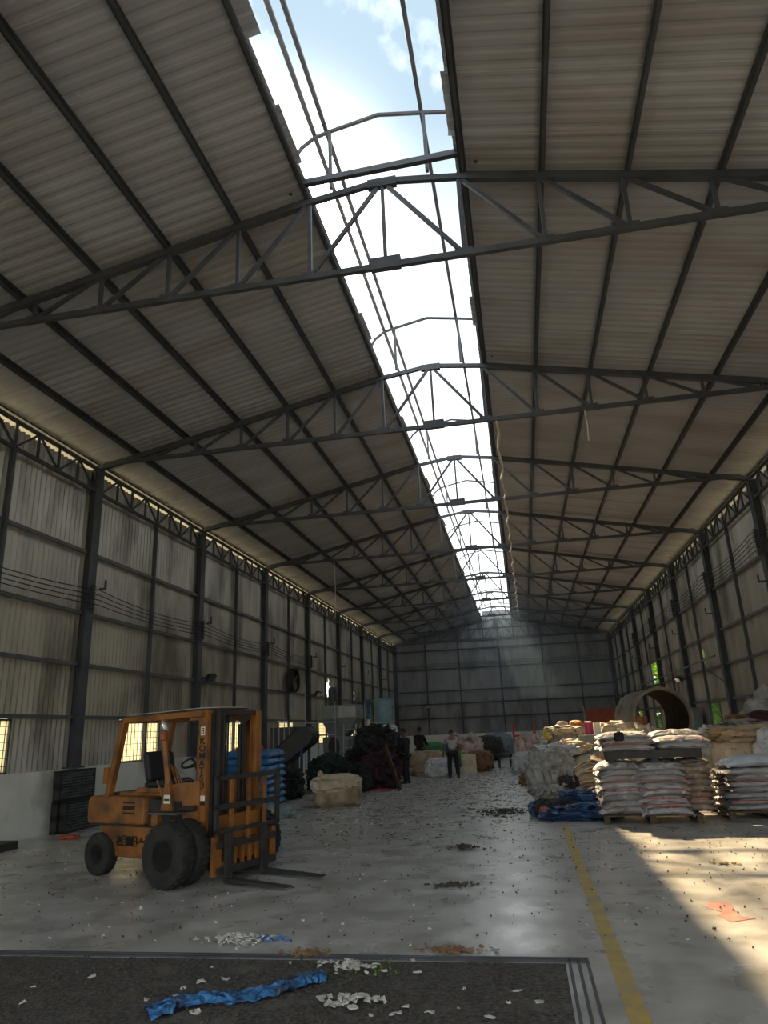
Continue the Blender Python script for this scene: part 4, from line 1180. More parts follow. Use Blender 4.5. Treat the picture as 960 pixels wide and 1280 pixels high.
# concrete pipe lying beyond
PI_ = empty('concrete_pipe', (4.12, 25.2, 0), R(7), label='large concrete pipe with dark inside lying on its side beyond the sacks', cat='pipe')
b = MB(); b.lathe([(0.90, -1.1), (0.90, 1.25), (0.83, 1.25), (0.83, -1.1), (0.90, -1.1)], 48, 'Y', (0, 0, 1.72), closed=True)
b.build('pipe_wall', M_CONC, PI_, smooth=40)
b = MB(); b.lathe([(0.93, -1.18), (0.93, -0.98), (0.905, -0.98), (0.902, -1.0), (0.85, -1.18), (0.93, -1.18)], 48, 'Y', (0, 0, 1.72), closed=True)
b.build('pipe_rim', M_CONC, PI_, smooth=40, label='paler rim of the pipe mouth')
b = MB(); b.lathe([(0.828, -1.05), (0.828, 1.2), (0.82, 1.2), (0.82, -1.05), (0.828, -1.05)], 48, 'Y', (0, 0, 1.72), closed=True)
b.build('pipe_inner_wall', M_PIPEIN, PI_, smooth=40)
b = MB()
for y in (-0.7, 0.7):
    b.b2((-0.75, y - 0.12, 0), (0.75, y + 0.12, 0.62)); b.prism([(-0.75, 0.62), (0.75, 0.62), (0.80, 1.15), (0.45, 0.90), (-0.45, 0.90), (-0.80, 1.15)], y - 0.12, y + 0.12)
b.build('cradle', M_WOOD, PI_)
BK = empty('brick_stack', (5.15, 33.5, 0), R(-4), label='stack of red bricks seen through the concrete pipe', cat='brick stack')
bk = MB().b2((-0.11, -0.05, 0), (0.11, 0.05, 0.066)).mesh('brick', M_BRICKW)
for zz in range(26):
    for xx in range(5 - zz // 9):
        for yy in range(2):
            link('brick', bk, BK, Matrix.Translation((-0.46 + xx * 0.23 + 0.01 * ((zz * 7 + xx) % 3), yy * 0.11, zz * 0.07)))
# grey cabinet against the side wall
CB = empty('steel_cabinet', (6.55, 30.6, 0), R(-90), label='grey steel cabinet standing at the side wall beyond the concrete pipe', cat='cabinet')
MB().b2((-0.45, -0.25, 0.05), (0.45, 0.25, 2.05)).build('cabinet_body', M_GREYPAINT, CB, bevel=0.01)
for x in (-0.225, 0.225):
    d_ = MB().b2((x - 0.215, -0.272, 0.10), (x + 0.215, -0.252, 2.0)).build('door', M_GREYPAINT, CB)
    MB().b2((x * 0.2 - 0.01, -0.30, 1.0), (x * 0.2 + 0.01, -0.272, 1.14)).build('handle', M_STEEL, d_)
# red panel at the back
RP = empty('red_board', (5.35, 53.9, 0), R(0), label='red oxide steel board standing against the back wall behind the sunlit sacks', cat='board')
MB().b2((-1.05, -0.05, 0.75), (1.05, 0.05, 2.55)).build('board', M_REDPANEL, RP)
for x in (-1.1, 1.1):
    MB().b2((x - 0.05, -0.07, 0), (x + 0.05, 0.07, 2.75 if x < 0 else 2.6)).build('post', M_PALEPAINT, RP)
MB().b2((-1.05, -0.04, 0.3), (1.05, 0.04, 0.4)).build('cross_rail', M_PALEPAINT, RP)
# red trolley frame
RT = empty('red_trolley', (-0.05, 31.0, 0), R(4), label='red steel trolley frame with two uprights standing at the aisle edge', cat='trolley')
for x, nm in ((-0.44, 'post'), (0.44, 'post')):
    MB().bar((x, 0, 0.08), (x * 0.97, 0.05, 1.78), 0.085, 0.085).build('upright', M_REDSTEEL, RT)
MB().bar((-0.42, 0.03, 1.25), (0.42, 0.03, 1.25), 0.08, 0.08).build('cross_rail', M_REDSTEEL, RT)
MB().bar((-0.42, 0.0, 0.35), (0.42, 0.0, 0.35), 0.08, 0.08).build('cross_rail', M_REDSTEEL, RT)
MB().b2((-0.46, 0.0, 0.10), (0.46, 0.9, 0.16)).build('deck', M_REDSTEEL, RT)
for x in (-0.40, 0.40):
    for y in (0.05, 0.82):
        MB().lathe([(0.02, -0.025), (0.05, -0.025), (0.05, 0.025), (0.02, 0.025)], 12, 'X', (x, y, 0.05)).build('wheel', M_RUBBER, RT, smooth=40)
# low black stool by the trolley
SB = empty('black_stool', (-0.95, 31.6, 0), R(8), label='low black stool beside the red trolley frame', cat='stool')
MB().b2((-0.28, -0.22, 0.50), (0.28, 0.22, 0.55)).build('seat', M_BLACK, SB)
for x in (-0.24, 0.24):
    for y in (-0.18, 0.18):
        MB().b2((x - 0.025, y - 0.025, 0), (x + 0.025, y + 0.025, 0.5)).build('leg', M_BLACK, SB)

# ---------------------------------------------------------------- left side: blue sack stack, bale
pallet('wooden_pallet', (-6.45, 16.85, 0), R(5), M_REDPANEL, 1.35, 1.65, 'reddish pallet under the blue sack stack', H_=0.13)
sb_m = [sack_mesh('blue_sack', 0.66, 0.56, 0.185, sd, M_SACK_B, droop=0.03) for sd in range(61, 66)]
G4 = 'blue sacks stacked behind the forklift'
RSB = R(5)
for l in range(8):
    for r_ in range(3):
        for c in range(2):
            lx, ly = -0.33 + c * 0.62, -0.53 + r_ * 0.53
            put(sb_m[(l * 2 + r_ + c) % 5], 'blue_sack', -6.45 + lx * cos(RSB) - ly * sin(RSB) + rnd.uniform(-0.03, 0.03), 16.85 + lx * sin(RSB) + ly * cos(RSB) + rnd.uniform(-0.02, 0.02), 0.13 + 0.09 + l * 0.152, RSB + R(rnd.uniform(-4, 4)), 0,
                'blue woven sack, %s layer up, %s row, %s' % (ordinal(l), ['front', 'middle', 'rear'][r_], ['wall side column', 'aisle side column'][c]), 'sack', G4)
RC = empty('red_cloth', (-6.5, 16.7, 1.37), R(20), label='pinkish red ribbon of cloth on top of the blue sack stack', cat='cloth')
b = MB()
for i in range(3):
    b.tube([(-0.32 + 0.12 * i, 0.05 * i, 0.03), (-0.12 + 0.1 * i, 0.02, 0.10 + 0.03 * (i % 2)), (0.08 + 0.1 * i, 0.06, 0.08), (0.24 + 0.05 * i, 0.02 * i, 0.03)], [0.03, 0.05, 0.05, 0.02], 8)
b.build('ribbon', M_REDCLOTH, RC, smooth=50)
lump('grey_green_bag', (-5.35, 15.6, 0), (0.62, 0.4, 0.26), mat('grey_green_plastic', (0.26, 0.33, 0.32), (0.18, 0.24, 0.24), rough=0.5, scale=6, bump=0.6), 66, 'flat grey green bag on the floor in front of the blue sack stack', 'bag', amp=0.2, sub=4)
BL = empty('kraft_bale', (-4.62, 17.85, 0), R(8), label='kraft wrapped bale with torn pale top standing in the aisle behind the forks', cat='bale')
lump('bale_body', (0, 0, 0), (1.28, 1.0, 0.58), M_KRAFT, 67, None, None, parent=BL, amp=0.05, boxy=0.35, sub=5)
lump('torn_cover', (-0.08, 0, 0.36), (1.28, 1.0, 0.46), M_BEIGE, 68, 'pale torn cover crumpled over the bale', None, parent=BL, amp=0.18, freq=1.7, boxy=0.5, sub=5)
lump('torn_flap', (-0.52, -0.05, 0.70), (0.14, 0.12, 0.24), M_BEIGE, 69, None, None, parent=BL, amp=0.4, sub=3)

BL.scale = (0.84, 0.9, 0.84)

# black netting heap
HN = [('net_bundle', -5.95, 22.1, 0, 1.1, 1.0, 0.92, M_GREENNET, 'dark green netting bundle behind the kraft bale'),
      ('net_bundle', -5.15, 21.75, 0, 0.9, 0.8, 0.70, M_DARKNET, 'black netting bundle low at the foot of the heap behind the kraft bale'),
      ('net_bundle', -4.50, 22.6, 0, 1.05, 1.0, 1.0, M_MAROON, 'maroon netting bundle in the middle of the dark heap'),
      ('net_bundle', -5.2, 23.6, 0, 1.2, 0.95, 1.1, M_DARKNET, 'black netting bundle at the rear of the dark heap'),
      ('net_bundle', -4.72, 23.1, 1.0, 1.1, 0.95, 0.78, M_DARKNET, 'round black bundle on top of the dark netting heap'),
      ('net_bundle', -6.75, 19.9, 0, 0.95, 0.9, 0.72, M_DARKNET, 'black netting bundle between the blue sacks and the kraft bale'),
      ('net_bundle', -6.3, 22.9, 0, 1.0, 0.9, 0.75, M_DARKNET, 'black netting bundle under the grey hopper machine')]
for i, (nm, x, y, z, a, b_, c_, m, lb_) in enumerate(HN):
    lump(nm, (x, y, z), (a, b_, c_), m, 70 + i, lb_, 'net bundle', 'netting heap', amp=0.34, freq=3.4, sub=5)
lump('white_bag', (-4.35, 23.1, 1.70), (0.55, 0.34, 0.16), M_WHITETARP, 79, 'white bag lying over the top of the round black bundle', 'bag', amp=0.3, sub=3)
b = MB().bar((-4.22, 22.0, 1.25), (-3.72, 21.5, 0.03), 0.22, 0.05, (0.6, 0.6, 0.4))
b.build('wooden_plank', M_WOOD, label='brown plank leaning against the dark netting heap', cat='plank')
MB().tube([(-4.9, 21.75, 0.03), (-4.6, 21.6, 0.03), (-4.3, 21.75, 0.03), (-4.0, 21.65, 0.03)], 0.03, 6).build('red_rope', M_REDCLOTH, label='red rope on the floor at the foot of the maroon netting', cat='rope')

# ---------------------------------------------------------------- shredding machine with conveyor, hopper, tank
MC = empty('hopper_machine', (-6.55, 25.6, 0), R(0), label='grey washing machine line with hopper and motor beside the side wall', cat='machine')
MB().b2((-1.0, -0.7, 0), (1.1, 0.7, 0.75)).build('machine_base', M_BLUEPAINT, MC, label='blue painted base')
MB().b2((-0.75, -0.6, 0.75), (0.75, 0.6, 1.55)).build('machine_body', M_GREYPAINT, MC, bevel=0.03)
MB().lathe([(0.10, -0.05), (0.30, -0.04), (0.33, 0.0), (0.33, 0.03)], 24, 'Y', (-0.10, -0.63, 1.22)).build('round_cover', M_BLACK, MC, smooth=40)
MB().add([(-0.45, -0.4, 1.55), (0.55, -0.4, 1.55), (0.55, 0.4, 1.55), (-0.45, 0.4, 1.55), (-0.80, -0.65, 2.15), (1.25, -0.65, 2.15), (1.25, 0.65, 2.15), (-0.80, 0.65, 2.15)],
     [(3, 2, 1, 0), (4, 5, 6, 7), (0, 1, 5, 4), (1, 2, 6, 5), (2, 3, 7, 6), (3, 0, 4, 7)]).build('hopper_cone', M_GREYPAINT, MC)
MB().b2((-0.80, -0.65, 2.15), (1.25, 0.65, 2.62)).build('hopper_box', M_GREYPAINT, MC)
MB().b2((0.22, -0.665, 2.20), (1.22, -0.655, 2.58)).build('hopper_plate', M_PALEPAINT, MC, label='pale plate on the hopper front')
mo = MB().lathe([(0.05, 2.62), (0.20, 2.63), (0.20, 2.72), (0.15, 2.74), (0.15, 2.80), (0.21, 2.82), (0.21, 3.20), (0.18, 3.26), (0.05, 3.27)], 20, 'Z', (-0.30, -0.2, 0))
MOT = mo.build('motor', M_STEEL, MC, smooth=40)
for k in range(12):
    a = 2 * pi * k / 12
    MB().box((0.0, 0, 0), (0.03, 0.012, 0.34)).build('cooling_fin', M_STEEL, MOT).matrix_local = Matrix.Translation((-0.30 + 0.22 * cos(a), -0.2 + 0.22 * sin(a), 3.01)) @ Matrix.Rotation(a, 4, 'Z')
for x, y in ((-0.95, -0.75), (0.05, -0.75), (-0.95, 0.75), (1.3, 0.75), (-1.7, -0.75)):
    MB().tube([(x, y, 0), (x, y, 2.7 if x > -1.5 else 3.3)], 0.03, 8).build('frame_post', M_PALEPAINT, MC, smooth=40)
for z in (0.95, 1.62, 2.05):
    MB().tube([(-0.95, -0.75, z), (0.05, -0.75, z)], 0.022, 8).build('frame_rail', M_PALEPAINT, MC, smooth=40)
MB().tube([(-1.7, -0.75, 2.05), (-0.95, -0.75, 2.05)], 0.02, 8).build('frame_rail', M_PALEPAINT, MC, smooth=40)
MC.scale = (0.62, 0.9, 1.0)
# ladder
LD = empty('ladder', (-5.95, 24.5, 0), 0, label='pale narrow ladder leaning on the hopper machine', cat='ladder')
for x in (-0.22, 0.22):
    MB().tube([(x, 0, 0), (x, 0.25, 1.95)], 0.025, 8).build('stile', M_PALEPAINT, LD, smooth=40)
for i in range(6):
    z = 0.28 + i * 0.30
    MB().tube([(-0.22, 0.25 * z / 1.95, z), (0.22, 0.25 * z / 1.95, z)], 0.018, 6).build('rung', M_PALEPAINT, LD, smooth=40)
# drum
DR = empty('pale_drum', (-5.35, 25.5, 0), R(0), label='pale rotary drum between the hopper machine and the netting heap', cat='drum')
MB().lathe([(0.30, -0.3), (0.42, -0.28), (0.45, -0.2), (0.45, 0.5), (0.42, 0.58), (0.30, 0.6)], 28, 'Y', (0, 0, 1.25)).build('drum_shell', M_PALEPAINT, DR, smooth=40)
MB().lathe([(0.30, -0.36), (0.50, -0.34), (0.50, -0.26), (0.30, -0.26)], 28, 'Y', (0, 0, 1.25)).build('drum_flange', M_STEEL_L, DR, smooth=40)
MB().b2((-0.35, -0.2, 0), (0.35, 0.5, 0.85)).build('drum_stand', M_BLUEPAINT, DR)
# inclined conveyor with a rounded cover
CV = empty('belt_conveyor', (-7.55, 23.0, 0), R(-8), label='inclined dark belt conveyor with rounded head rising to the hopper machine', cat='conveyor')
cv = []
P0, P1 = Vector((-0.85, 0.55)), Vector((0.62, 1.62))
dv = (P1 - P0).normalized(); nv_ = Vector((-dv.y, dv.x))
for i in range(9):
    a = -pi / 2 + pi * i / 8
    q = P1 + dv * 0.30 * cos(a) + nv_ * 0.30 * sin(a); cv.append((q.x, q.y))
for i in range(9):
    a = pi / 2 + pi * i / 8
    q = P0 + dv * 0.22 * cos(a) + nv_ * 0.22 * sin(a); cv.append((q.x, q.y))
MB().prism(cv, -0.32, 0.32).build('side_cover', mat('dark_grey_rubber', (0.07, 0.07, 0.072), (0.05, 0.05, 0.055), rough=0.6, scale=4), CV, smooth=30)
MB().prism([(q[0] * 1.0, q[1]) for q in [(P0 + nv_ * 0.30), (P1 + nv_ * 0.36), (P1 + nv_ * 0.31), (P0 + nv_ * 0.23)]], -0.25, 0.25).build('belt', M_RUBBER, CV)
for x, z in ((-0.55, 0.55), (0.55, 1.35)):
    for y in (-0.28, 0.28):
        MB().b2((x - 0.035, y - 0.035, 0), (x + 0.035, y + 0.035, z)).build('leg', M_BLUEPAINT, CV)
# control cabinet behind the conveyor
SWB = empty('control_panel', (-8.6, 25.6, 0), R(0), label='dark control panel rack with pipes behind the belt conveyor', cat='control panel')
MB().b2((-0.45, -0.3, 0.0), (0.45, 0.3, 1.95)).build('panel_box', M_STEEL, SWB, bevel=0.01)
for i in range(4):
    MB().tube([(-0.3 + i * 0.2, -0.34, 0.2), (-0.3 + i * 0.2, -0.34, 2.1)], 0.02, 6).build('conduit', M_PALEPAINT, SWB)
# water tank on legs
TK = empty('water_tank', (-6.45, 33.5, 0), 0, label='light blue cylindrical tank on a tall stand beyond the hopper machine', cat='tank')
MB().lathe([(0.42, 2.05), (0.43, 2.10), (0.43, 3.0), (0.45, 3.02), (0.45, 3.08), (0.25, 3.12), (0.05, 3.13)], 28).build('tank_shell', M_TANK, TK, smooth=40)
MB().lathe([(0.20, 1.85), (0.415, 2.07)], 28).build('tank_cone', M_TANK, TK, smooth=40)
for x in (-0.4, 0.4):
    for y in (-0.4, 0.4):
        MB().b2((x - 0.04, y - 0.04, 0), (x + 0.04, y + 0.04, 2.1)).build('leg', M_PALEPAINT, TK)
for z in (0.7, 1.4, 2.0):
    MB().b2((-0.4, -0.43, z), (0.4, -0.38, z + 0.05)).build('stand_rail', M_PALEPAINT, TK)
MB().tube([(-0.62, -0.5, 0.3), (-0.6, -0.5, 2.2)], 0.07, 8).build('downpipe', M_DECAL, TK, smooth=40)
MB().b2((-0.68, -0.5, 2.1), (-0.52, -0.42, 3.1)).build('blue_board', M_BLUEPAINT, TK, label='narrow blue board')
# tall yellow gas cylinders
M_YCYL = mat('yellow_cylinder', (0.62, 0.42, 0.06), rough=0.4)
for i, (x, y, m, lb_) in enumerate(((-7.2, 36.6, M_YCYL, 'tall yellow pole standing beyond the tank, thicker one'), (-6.85, 36.9, M_YCYL, 'tall yellow pole standing beyond the tank, thinner one'))):
    MB().lathe([(0.10 - 0.02 * i, 0), (0.11 - 0.02 * i, 0.05), (0.11 - 0.02 * i, 1.8), (0.06, 1.95), (0.04, 2.0), (0.04, 2.1)], 16).build('yellow_pole', m, smooth=40, label=lb_, cat='pole').location = (x + 0.15, y, 0)

# ---------------------------------------------------------------- people
def skin_body(name, joints, edges, m, parent=None, sub=2, root=0):
    """one continuous surface grown around connected joints; joints = (x, y, z, rx, ry)"""
    me = bpy.data.meshes.new(name)
    bm = bmesh.new()
    lay = bm.verts.layers.skin.verify()
    vs = []
    for i, j in enumerate(joints):
        v = bm.verts.new(j[:3])
        v[lay].radius = (j[3], j[4] if len(j) > 4 else j[3])
        v[lay].use_root = (i == root)
        vs.append(v)
    for a, b_ in edges:
        bm.edges.new((vs[a], vs[b_]))
    bm.to_mesh(me); bm.free()
    me.materials.append(m)
    o = link(name, me, parent)
    sk = o.modifiers.new('skin', 'SKIN')
    sk.use_smooth_shade = True
    ss = o.modifiers.new('subdivision', 'SUBSURF'); ss.levels = sub; ss.render_levels = sub
    return o
def chain(n, start=0):
    return [(start + i, start + i + 1) for i in range(n - 1)]
def hand(name, wrist, direction, side_v, m, parent):
    """palm with four fingers and a thumb, fingers lightly curled"""
    w_ = Vector(wrist); d = Vector(direction).normalized(); s = Vector(side_v).normalized(); nrm = d.cross(s).normalized()
    j = [(*w_, 0.024, 0.02), (*(w_ + d * 0.05), 0.036, 0.018), (*(w_ + d * 0.09), 0.038, 0.016)]
    e = chain(3)
    for i, (o_, ln) in enumerate(((-0.03, 0.07), (-0.01, 0.08), (0.01, 0.075), (0.03, 0.058))):
        a = len(j)
        base = w_ + d * 0.095 + s * o_
        j += [(*base, 0.0095, 0.0095), (*(base + d * ln * 0.5 + nrm * 0.008), 0.009, 0.009), (*(base + d * ln * 0.85 + nrm * 0.03), 0.008, 0.008)]
        e += [(2, a), (a, a + 1), (a + 1, a + 2)]
    a = len(j)
    tb = w_ + d * 0.035 - s * 0.035
    j += [(*tb, 0.012, 0.012), (*(tb + d * 0.03 - s * 0.025 + nrm * 0.012), 0.010, 0.010), (*(tb + d * 0.06 - s * 0.03 + nrm * 0.025), 0.0085, 0.0085)]
    e += [(1, a), (a, a + 1), (a + 1, a + 2)]
    return skin_body(name, j, e, m, parent, 1)
def head_mesh():
    bm = bmesh.new()
    bmesh.ops.create_uvsphere(bm, u_segments=24, v_segments=18, radius=1)
    for v in bm.verts:                                 # faces -Y in its own frame
        x, y, z = v.co
        jaw = 1 - 0.28 * max(0, -z) ** 1.2
        X, Y, Z = x * 0.076 * jaw, y * 0.095 * (1 - 0.12 * max(0, -z)), z * 0.118
        if y < -0.55 and abs(x) < 0.22 and -0.45 < z < 0.15:
            Y -= 0.020 * (1 - abs(x) / 0.22) * (1 - abs(z + 0.2) / 0.35 if abs(z + 0.2) < 0.35 else 0)   # nose
        if y < -0.5 and 0.18 < abs(x) < 0.55 and 0.0 < z < 0.3:
            Y += 0.008                                   # eye sockets
        if y < -0.6 and abs(x) < 0.35 and -0.66 < z < -0.5:
            Y -= 0.006                                   # lips
        if abs(x) > 0.93 and -0.35 < z < 0.25 and -0.3 < y < 0.35:
            X += math.copysign(0.016, x)                 # ears
        v.co = (X, Y, Z)
    me = bpy.data.meshes.new('head')
    bm.to_mesh(me); bm.free()
    me.materials.append(M_SKIN)
    me.polygons.foreach_set('use_smooth', [True] * len(me.polygons))
    return me
HEAD = head_mesh()
def hair_mesh(name, m, lo=0.15, s=1.08):
    bm = bmesh.new()
    bmesh.ops.create_uvsphere(bm, u_segments=20, v_segments=14, radius=1)
    dead = [v for v in bm.verts if v.co.z < lo - 0.75 * max(0, v.co.y)]
    bmesh.ops.delete(bm, geom=dead, context='VERTS')
    for v in bm.verts:
        v.co = (v.co.x * 0.079 * s, v.co.y * 0.099 * s, v.co.z * 0.122 * s)
    me = bpy.data.meshes.new(name)
    bm.to_mesh(me); bm.free()
    me.materials.append(m)
    me.polygons.foreach_set('use_smooth', [True] * len(me.polygons))
    return me

# bending person in a grey shirt, seen from behind (faces +Y)
P1_ = empty('person', (-2.58, 26.1, 0), R(8), label='person in grey shirt and dark trousers bending over the pale sacks, seen from behind', cat='person')
SHL, SHR = (-0.19, 0.30, 1.29), (0.19, 0.30, 1.27)
body = [(0, 0.0, 0.93, 0.14, 0.11), (0, 0.08, 1.10, 0.145, 0.10), (0, 0.20, 1.26, 0.155, 0.105), (0, 0.32, 1.36, 0.08, 0.07), (0, 0.37, 1.40, 0.052, 0.052), (0, 0.42, 1.45, 0.05, 0.05),
        (-0.10, 0.0, 0.86, 0.085, 0.09), (-0.13, 0.05, 0.48, 0.058, 0.06), (-0.14, -0.02, 0.10, 0.042, 0.042), (-0.14, 0.12, 0.035, 0.038, 0.03),
        (0.10, 0.0, 0.86, 0.085, 0.09), (0.13, 0.03, 0.48, 0.058, 0.06), (0.15, -0.02, 0.10, 0.042, 0.042), (0.15, 0.12, 0.035, 0.038, 0.03),
        (*SHL, 0.058, 0.058), (-0.30, 0.33, 1.05, 0.045, 0.045), (-0.32, 0.40, 0.80, 0.030, 0.030),
        (*SHR, 0.058, 0.058), (0.27, 0.42, 1.04, 0.045, 0.045), (0.10, 0.56, 0.86, 0.030, 0.030)]
bed = [(0, 1), (1, 2), (2, 3), (3, 4), (4, 5), (0, 6), (6, 7), (7, 8), (8, 9), (0, 10), (10, 11), (11, 12), (12, 13), (2, 14), (14, 15), (15, 16), (2, 17), (17, 18), (18, 19)]
skin_body('body', body, bed, M_SKIN, P1_)
shirt = [(0, -0.01, 0.90, 0.165, 0.125), (0, 0.08, 1.10, 0.165, 0.125), (0, 0.20, 1.27, 0.175, 0.125), (0, 0.30, 1.345, 0.10, 0.08),
         (SHL[0], SHL[1], SHL[2], 0.078, 0.078), (-0.265, 0.32, 1.12, 0.068, 0.068), (SHR[0], SHR[1], SHR[2], 0.078, 0.078), (0.245, 0.38, 1.11, 0.068, 0.068)]
skin_body('shirt', shirt, [(0, 1), (1, 2), (2, 3), (2, 4), (4, 5), (2, 6), (6, 7)], M_SHIRT, P1_)
trous = [(0, 0.0, 0.93, 0.16, 0.125), (-0.10, 0.0, 0.84, 0.105, 0.108), (-0.13, 0.05, 0.48, 0.082, 0.085), (-0.14, -0.02, 0.07, 0.072, 0.075), (0.10, 0.0, 0.84, 0.105, 0.108), (0.13, 0.03, 0.48, 0.082, 0.085), (0.15, -0.02, 0.07, 0.072, 0.075)]
skin_body('trousers', trous, [(0, 1), (1, 2), (2, 3), (0, 4), (4, 5), (5, 6)], M_NAVY, P1_)
for x in (-0.14, 0.15):
    MB().add([(x - 0.05, -0.09, 0), (x + 0.05, -0.09, 0), (x + 0.05, 0.19, 0), (x - 0.05, 0.19, 0), (x - 0.045, -0.08, 0.09), (x + 0.045, -0.08, 0.09), (x + 0.04, 0.17, 0.05), (x - 0.04, 0.17, 0.05)],
             [(3, 2, 1, 0), (4, 5, 6, 7), (0, 1, 5, 4), (1, 2, 6, 5), (2, 3, 7, 6), (3, 0, 4, 7)]).build('shoe', M_BLACK, P1_, bevel=0.02)
hM = Matrix.Translation((0.0, 0.46, 1.51)) @ Matrix.Rotation(pi, 4, 'Z') @ Matrix.Rotation(R(38), 4, 'X')
HD = link('head', HEAD, P1_, hM)
link('hair', hair_mesh('hair', M_HAIR), HD)
hand('hand', (-0.32, 0.40, 0.80), (0.0, 0.1, -1), (0, 1, 0), M_SKIN, P1_)
hand('hand', (0.10, 0.56, 0.86), (-0.5, 0.5, -0.6), (0.6, 0.6, 0), M_SKIN, P1_)

# standing person in dark clothes with a pale cap, turned to the side wall (faces -X, slightly away)
def standing(name, loc, rz, label, cloth, cap, tall=1.0, cap_mat=None):
    P = empty(name, loc, rz, label=label, cat='person')
    P.scale = (tall, tall, tall)
    bd = [(0, 0, 0.94, 0.13, 0.10), (0, 0.01, 1.12, 0.135, 0.095), (0, 0.0, 1.34, 0.155, 0.10), (0, -0.01, 1.45, 0.07, 0.06), (0, -0.02, 1.50, 0.052, 0.052), (0, -0.03, 1.56, 0.05, 0.05),
          (-0.09, 0, 0.87, 0.085, 0.09), (-0.11, -0.03, 0.48, 0.058, 0.06), (-0.12, 0.02, 0.10, 0.042, 0.042), (-0.12, -0.12, 0.035, 0.038, 0.03),
          (0.09, 0, 0.87, 0.085, 0.09), (0.11, 0.0, 0.48, 0.058, 0.06), (0.13, 0.06, 0.10, 0.042, 0.042), (0.13, -0.08, 0.035, 0.038, 0.03),
          (-0.19, 0, 1.38, 0.058, 0.058), (-0.26, -0.08, 1.12, 0.045, 0.045), (-0.22, -0.30, 1.04, 0.030, 0.030),
          (0.19, 0, 1.38, 0.058, 0.058), (0.25, -0.06, 1.12, 0.045, 0.045), (0.20, -0.28, 1.00, 0.030, 0.030)]
    skin_body('body', bd, bed, M_SKIN, P)
    skin_body('jacket', [(0, 0, 0.84, 0.185, 0.15), (0, 0.01, 1.10, 0.172, 0.13), (0, 0.0, 1.34, 0.175, 0.125), (0, -0.01, 1.44, 0.09, 0.08), (-0.19, 0, 1.38, 0.08, 0.08), (-0.26, -0.08, 1.12, 0.064, 0.064), (-0.225, -0.27, 1.05, 0.05, 0.05), (0.19, 0, 1.38, 0.08, 0.08), (0.25, -0.06, 1.12, 0.064, 0.064), (0.205, -0.25, 1.01, 0.05, 0.05)],
              [(0, 1), (1, 2), (2, 3), (2, 4), (4, 5), (5, 6), (2, 7), (7, 8), (8, 9)], cloth, P)
    skin_body('trousers', [(0, 0, 0.92, 0.15, 0.12), (-0.09, 0, 0.84, 0.10, 0.105), (-0.11, -0.03, 0.48, 0.078, 0.08), (-0.12, 0.02, 0.07, 0.066, 0.07), (0.09, 0, 0.84, 0.10, 0.105), (0.11, 0.0, 0.48, 0.078, 0.08), (0.13, 0.06, 0.07, 0.066, 0.07)],
              [(0, 1), (1, 2), (2, 3), (0, 4), (4, 5), (5, 6)], M_NAVY, P)
    for x, y0 in ((-0.12, 0.02), (0.13, 0.06)):
        MB().add([(x - 0.05, y0 - 0.20, 0), (x + 0.05, y0 - 0.20, 0), (x + 0.05, y0 + 0.08, 0), (x - 0.05, y0 + 0.08, 0), (x - 0.04, y0 - 0.18, 0.05), (x + 0.04, y0 - 0.18, 0.05), (x + 0.045, y0 + 0.07, 0.09), (x - 0.045, y0 + 0.07, 0.09)],
                 [(3, 2, 1, 0), (4, 5, 6, 7), (0, 1, 5, 4), (1, 2, 6, 5), (2, 3, 7, 6), (3, 0, 4, 7)]).build('shoe', M_BLACK, P, bevel=0.02)
    hd = link('head', HEAD, P, Matrix.Translation((0, -0.05, 1.635)) @ Matrix.Rotation(R(12), 4, 'X'))
    link('cap' if cap else 'hair', hair_mesh('cap' if cap else 'hair', cap_mat or M_HAIR, 0.1 if cap else 0.15, 1.12 if cap else 1.08), hd)
    hand('hand', (-0.22, -0.30, 1.04), (0.2, -1, -0.1), (1, 0.2, 0), M_SKIN, P)
    hand('hand', (0.20, -0.28, 1.00), (-0.2, -1, -0.1), (1, -0.2, 0), M_SKIN, P)
    return P
standing('person', (-3.98, 24.3, 0), R(-112), 'person in black clothes standing beside the dark netting heap, back half turned', M_BLACKCLOTH, False, 0.99)
standing('person', (-4.62, 26.4, 0), R(10), 'person in a pale cap facing the camera behind the black dressed person', M_NAVY, True, 0.99, M_CAP)
standing('person', (-4.30, 30.0, 0), R(160), 'person in dark hooded clothes behind the green sacks near the back', M_BLACKCLOTH, True, 1.0, M_BLACKCLOTH)

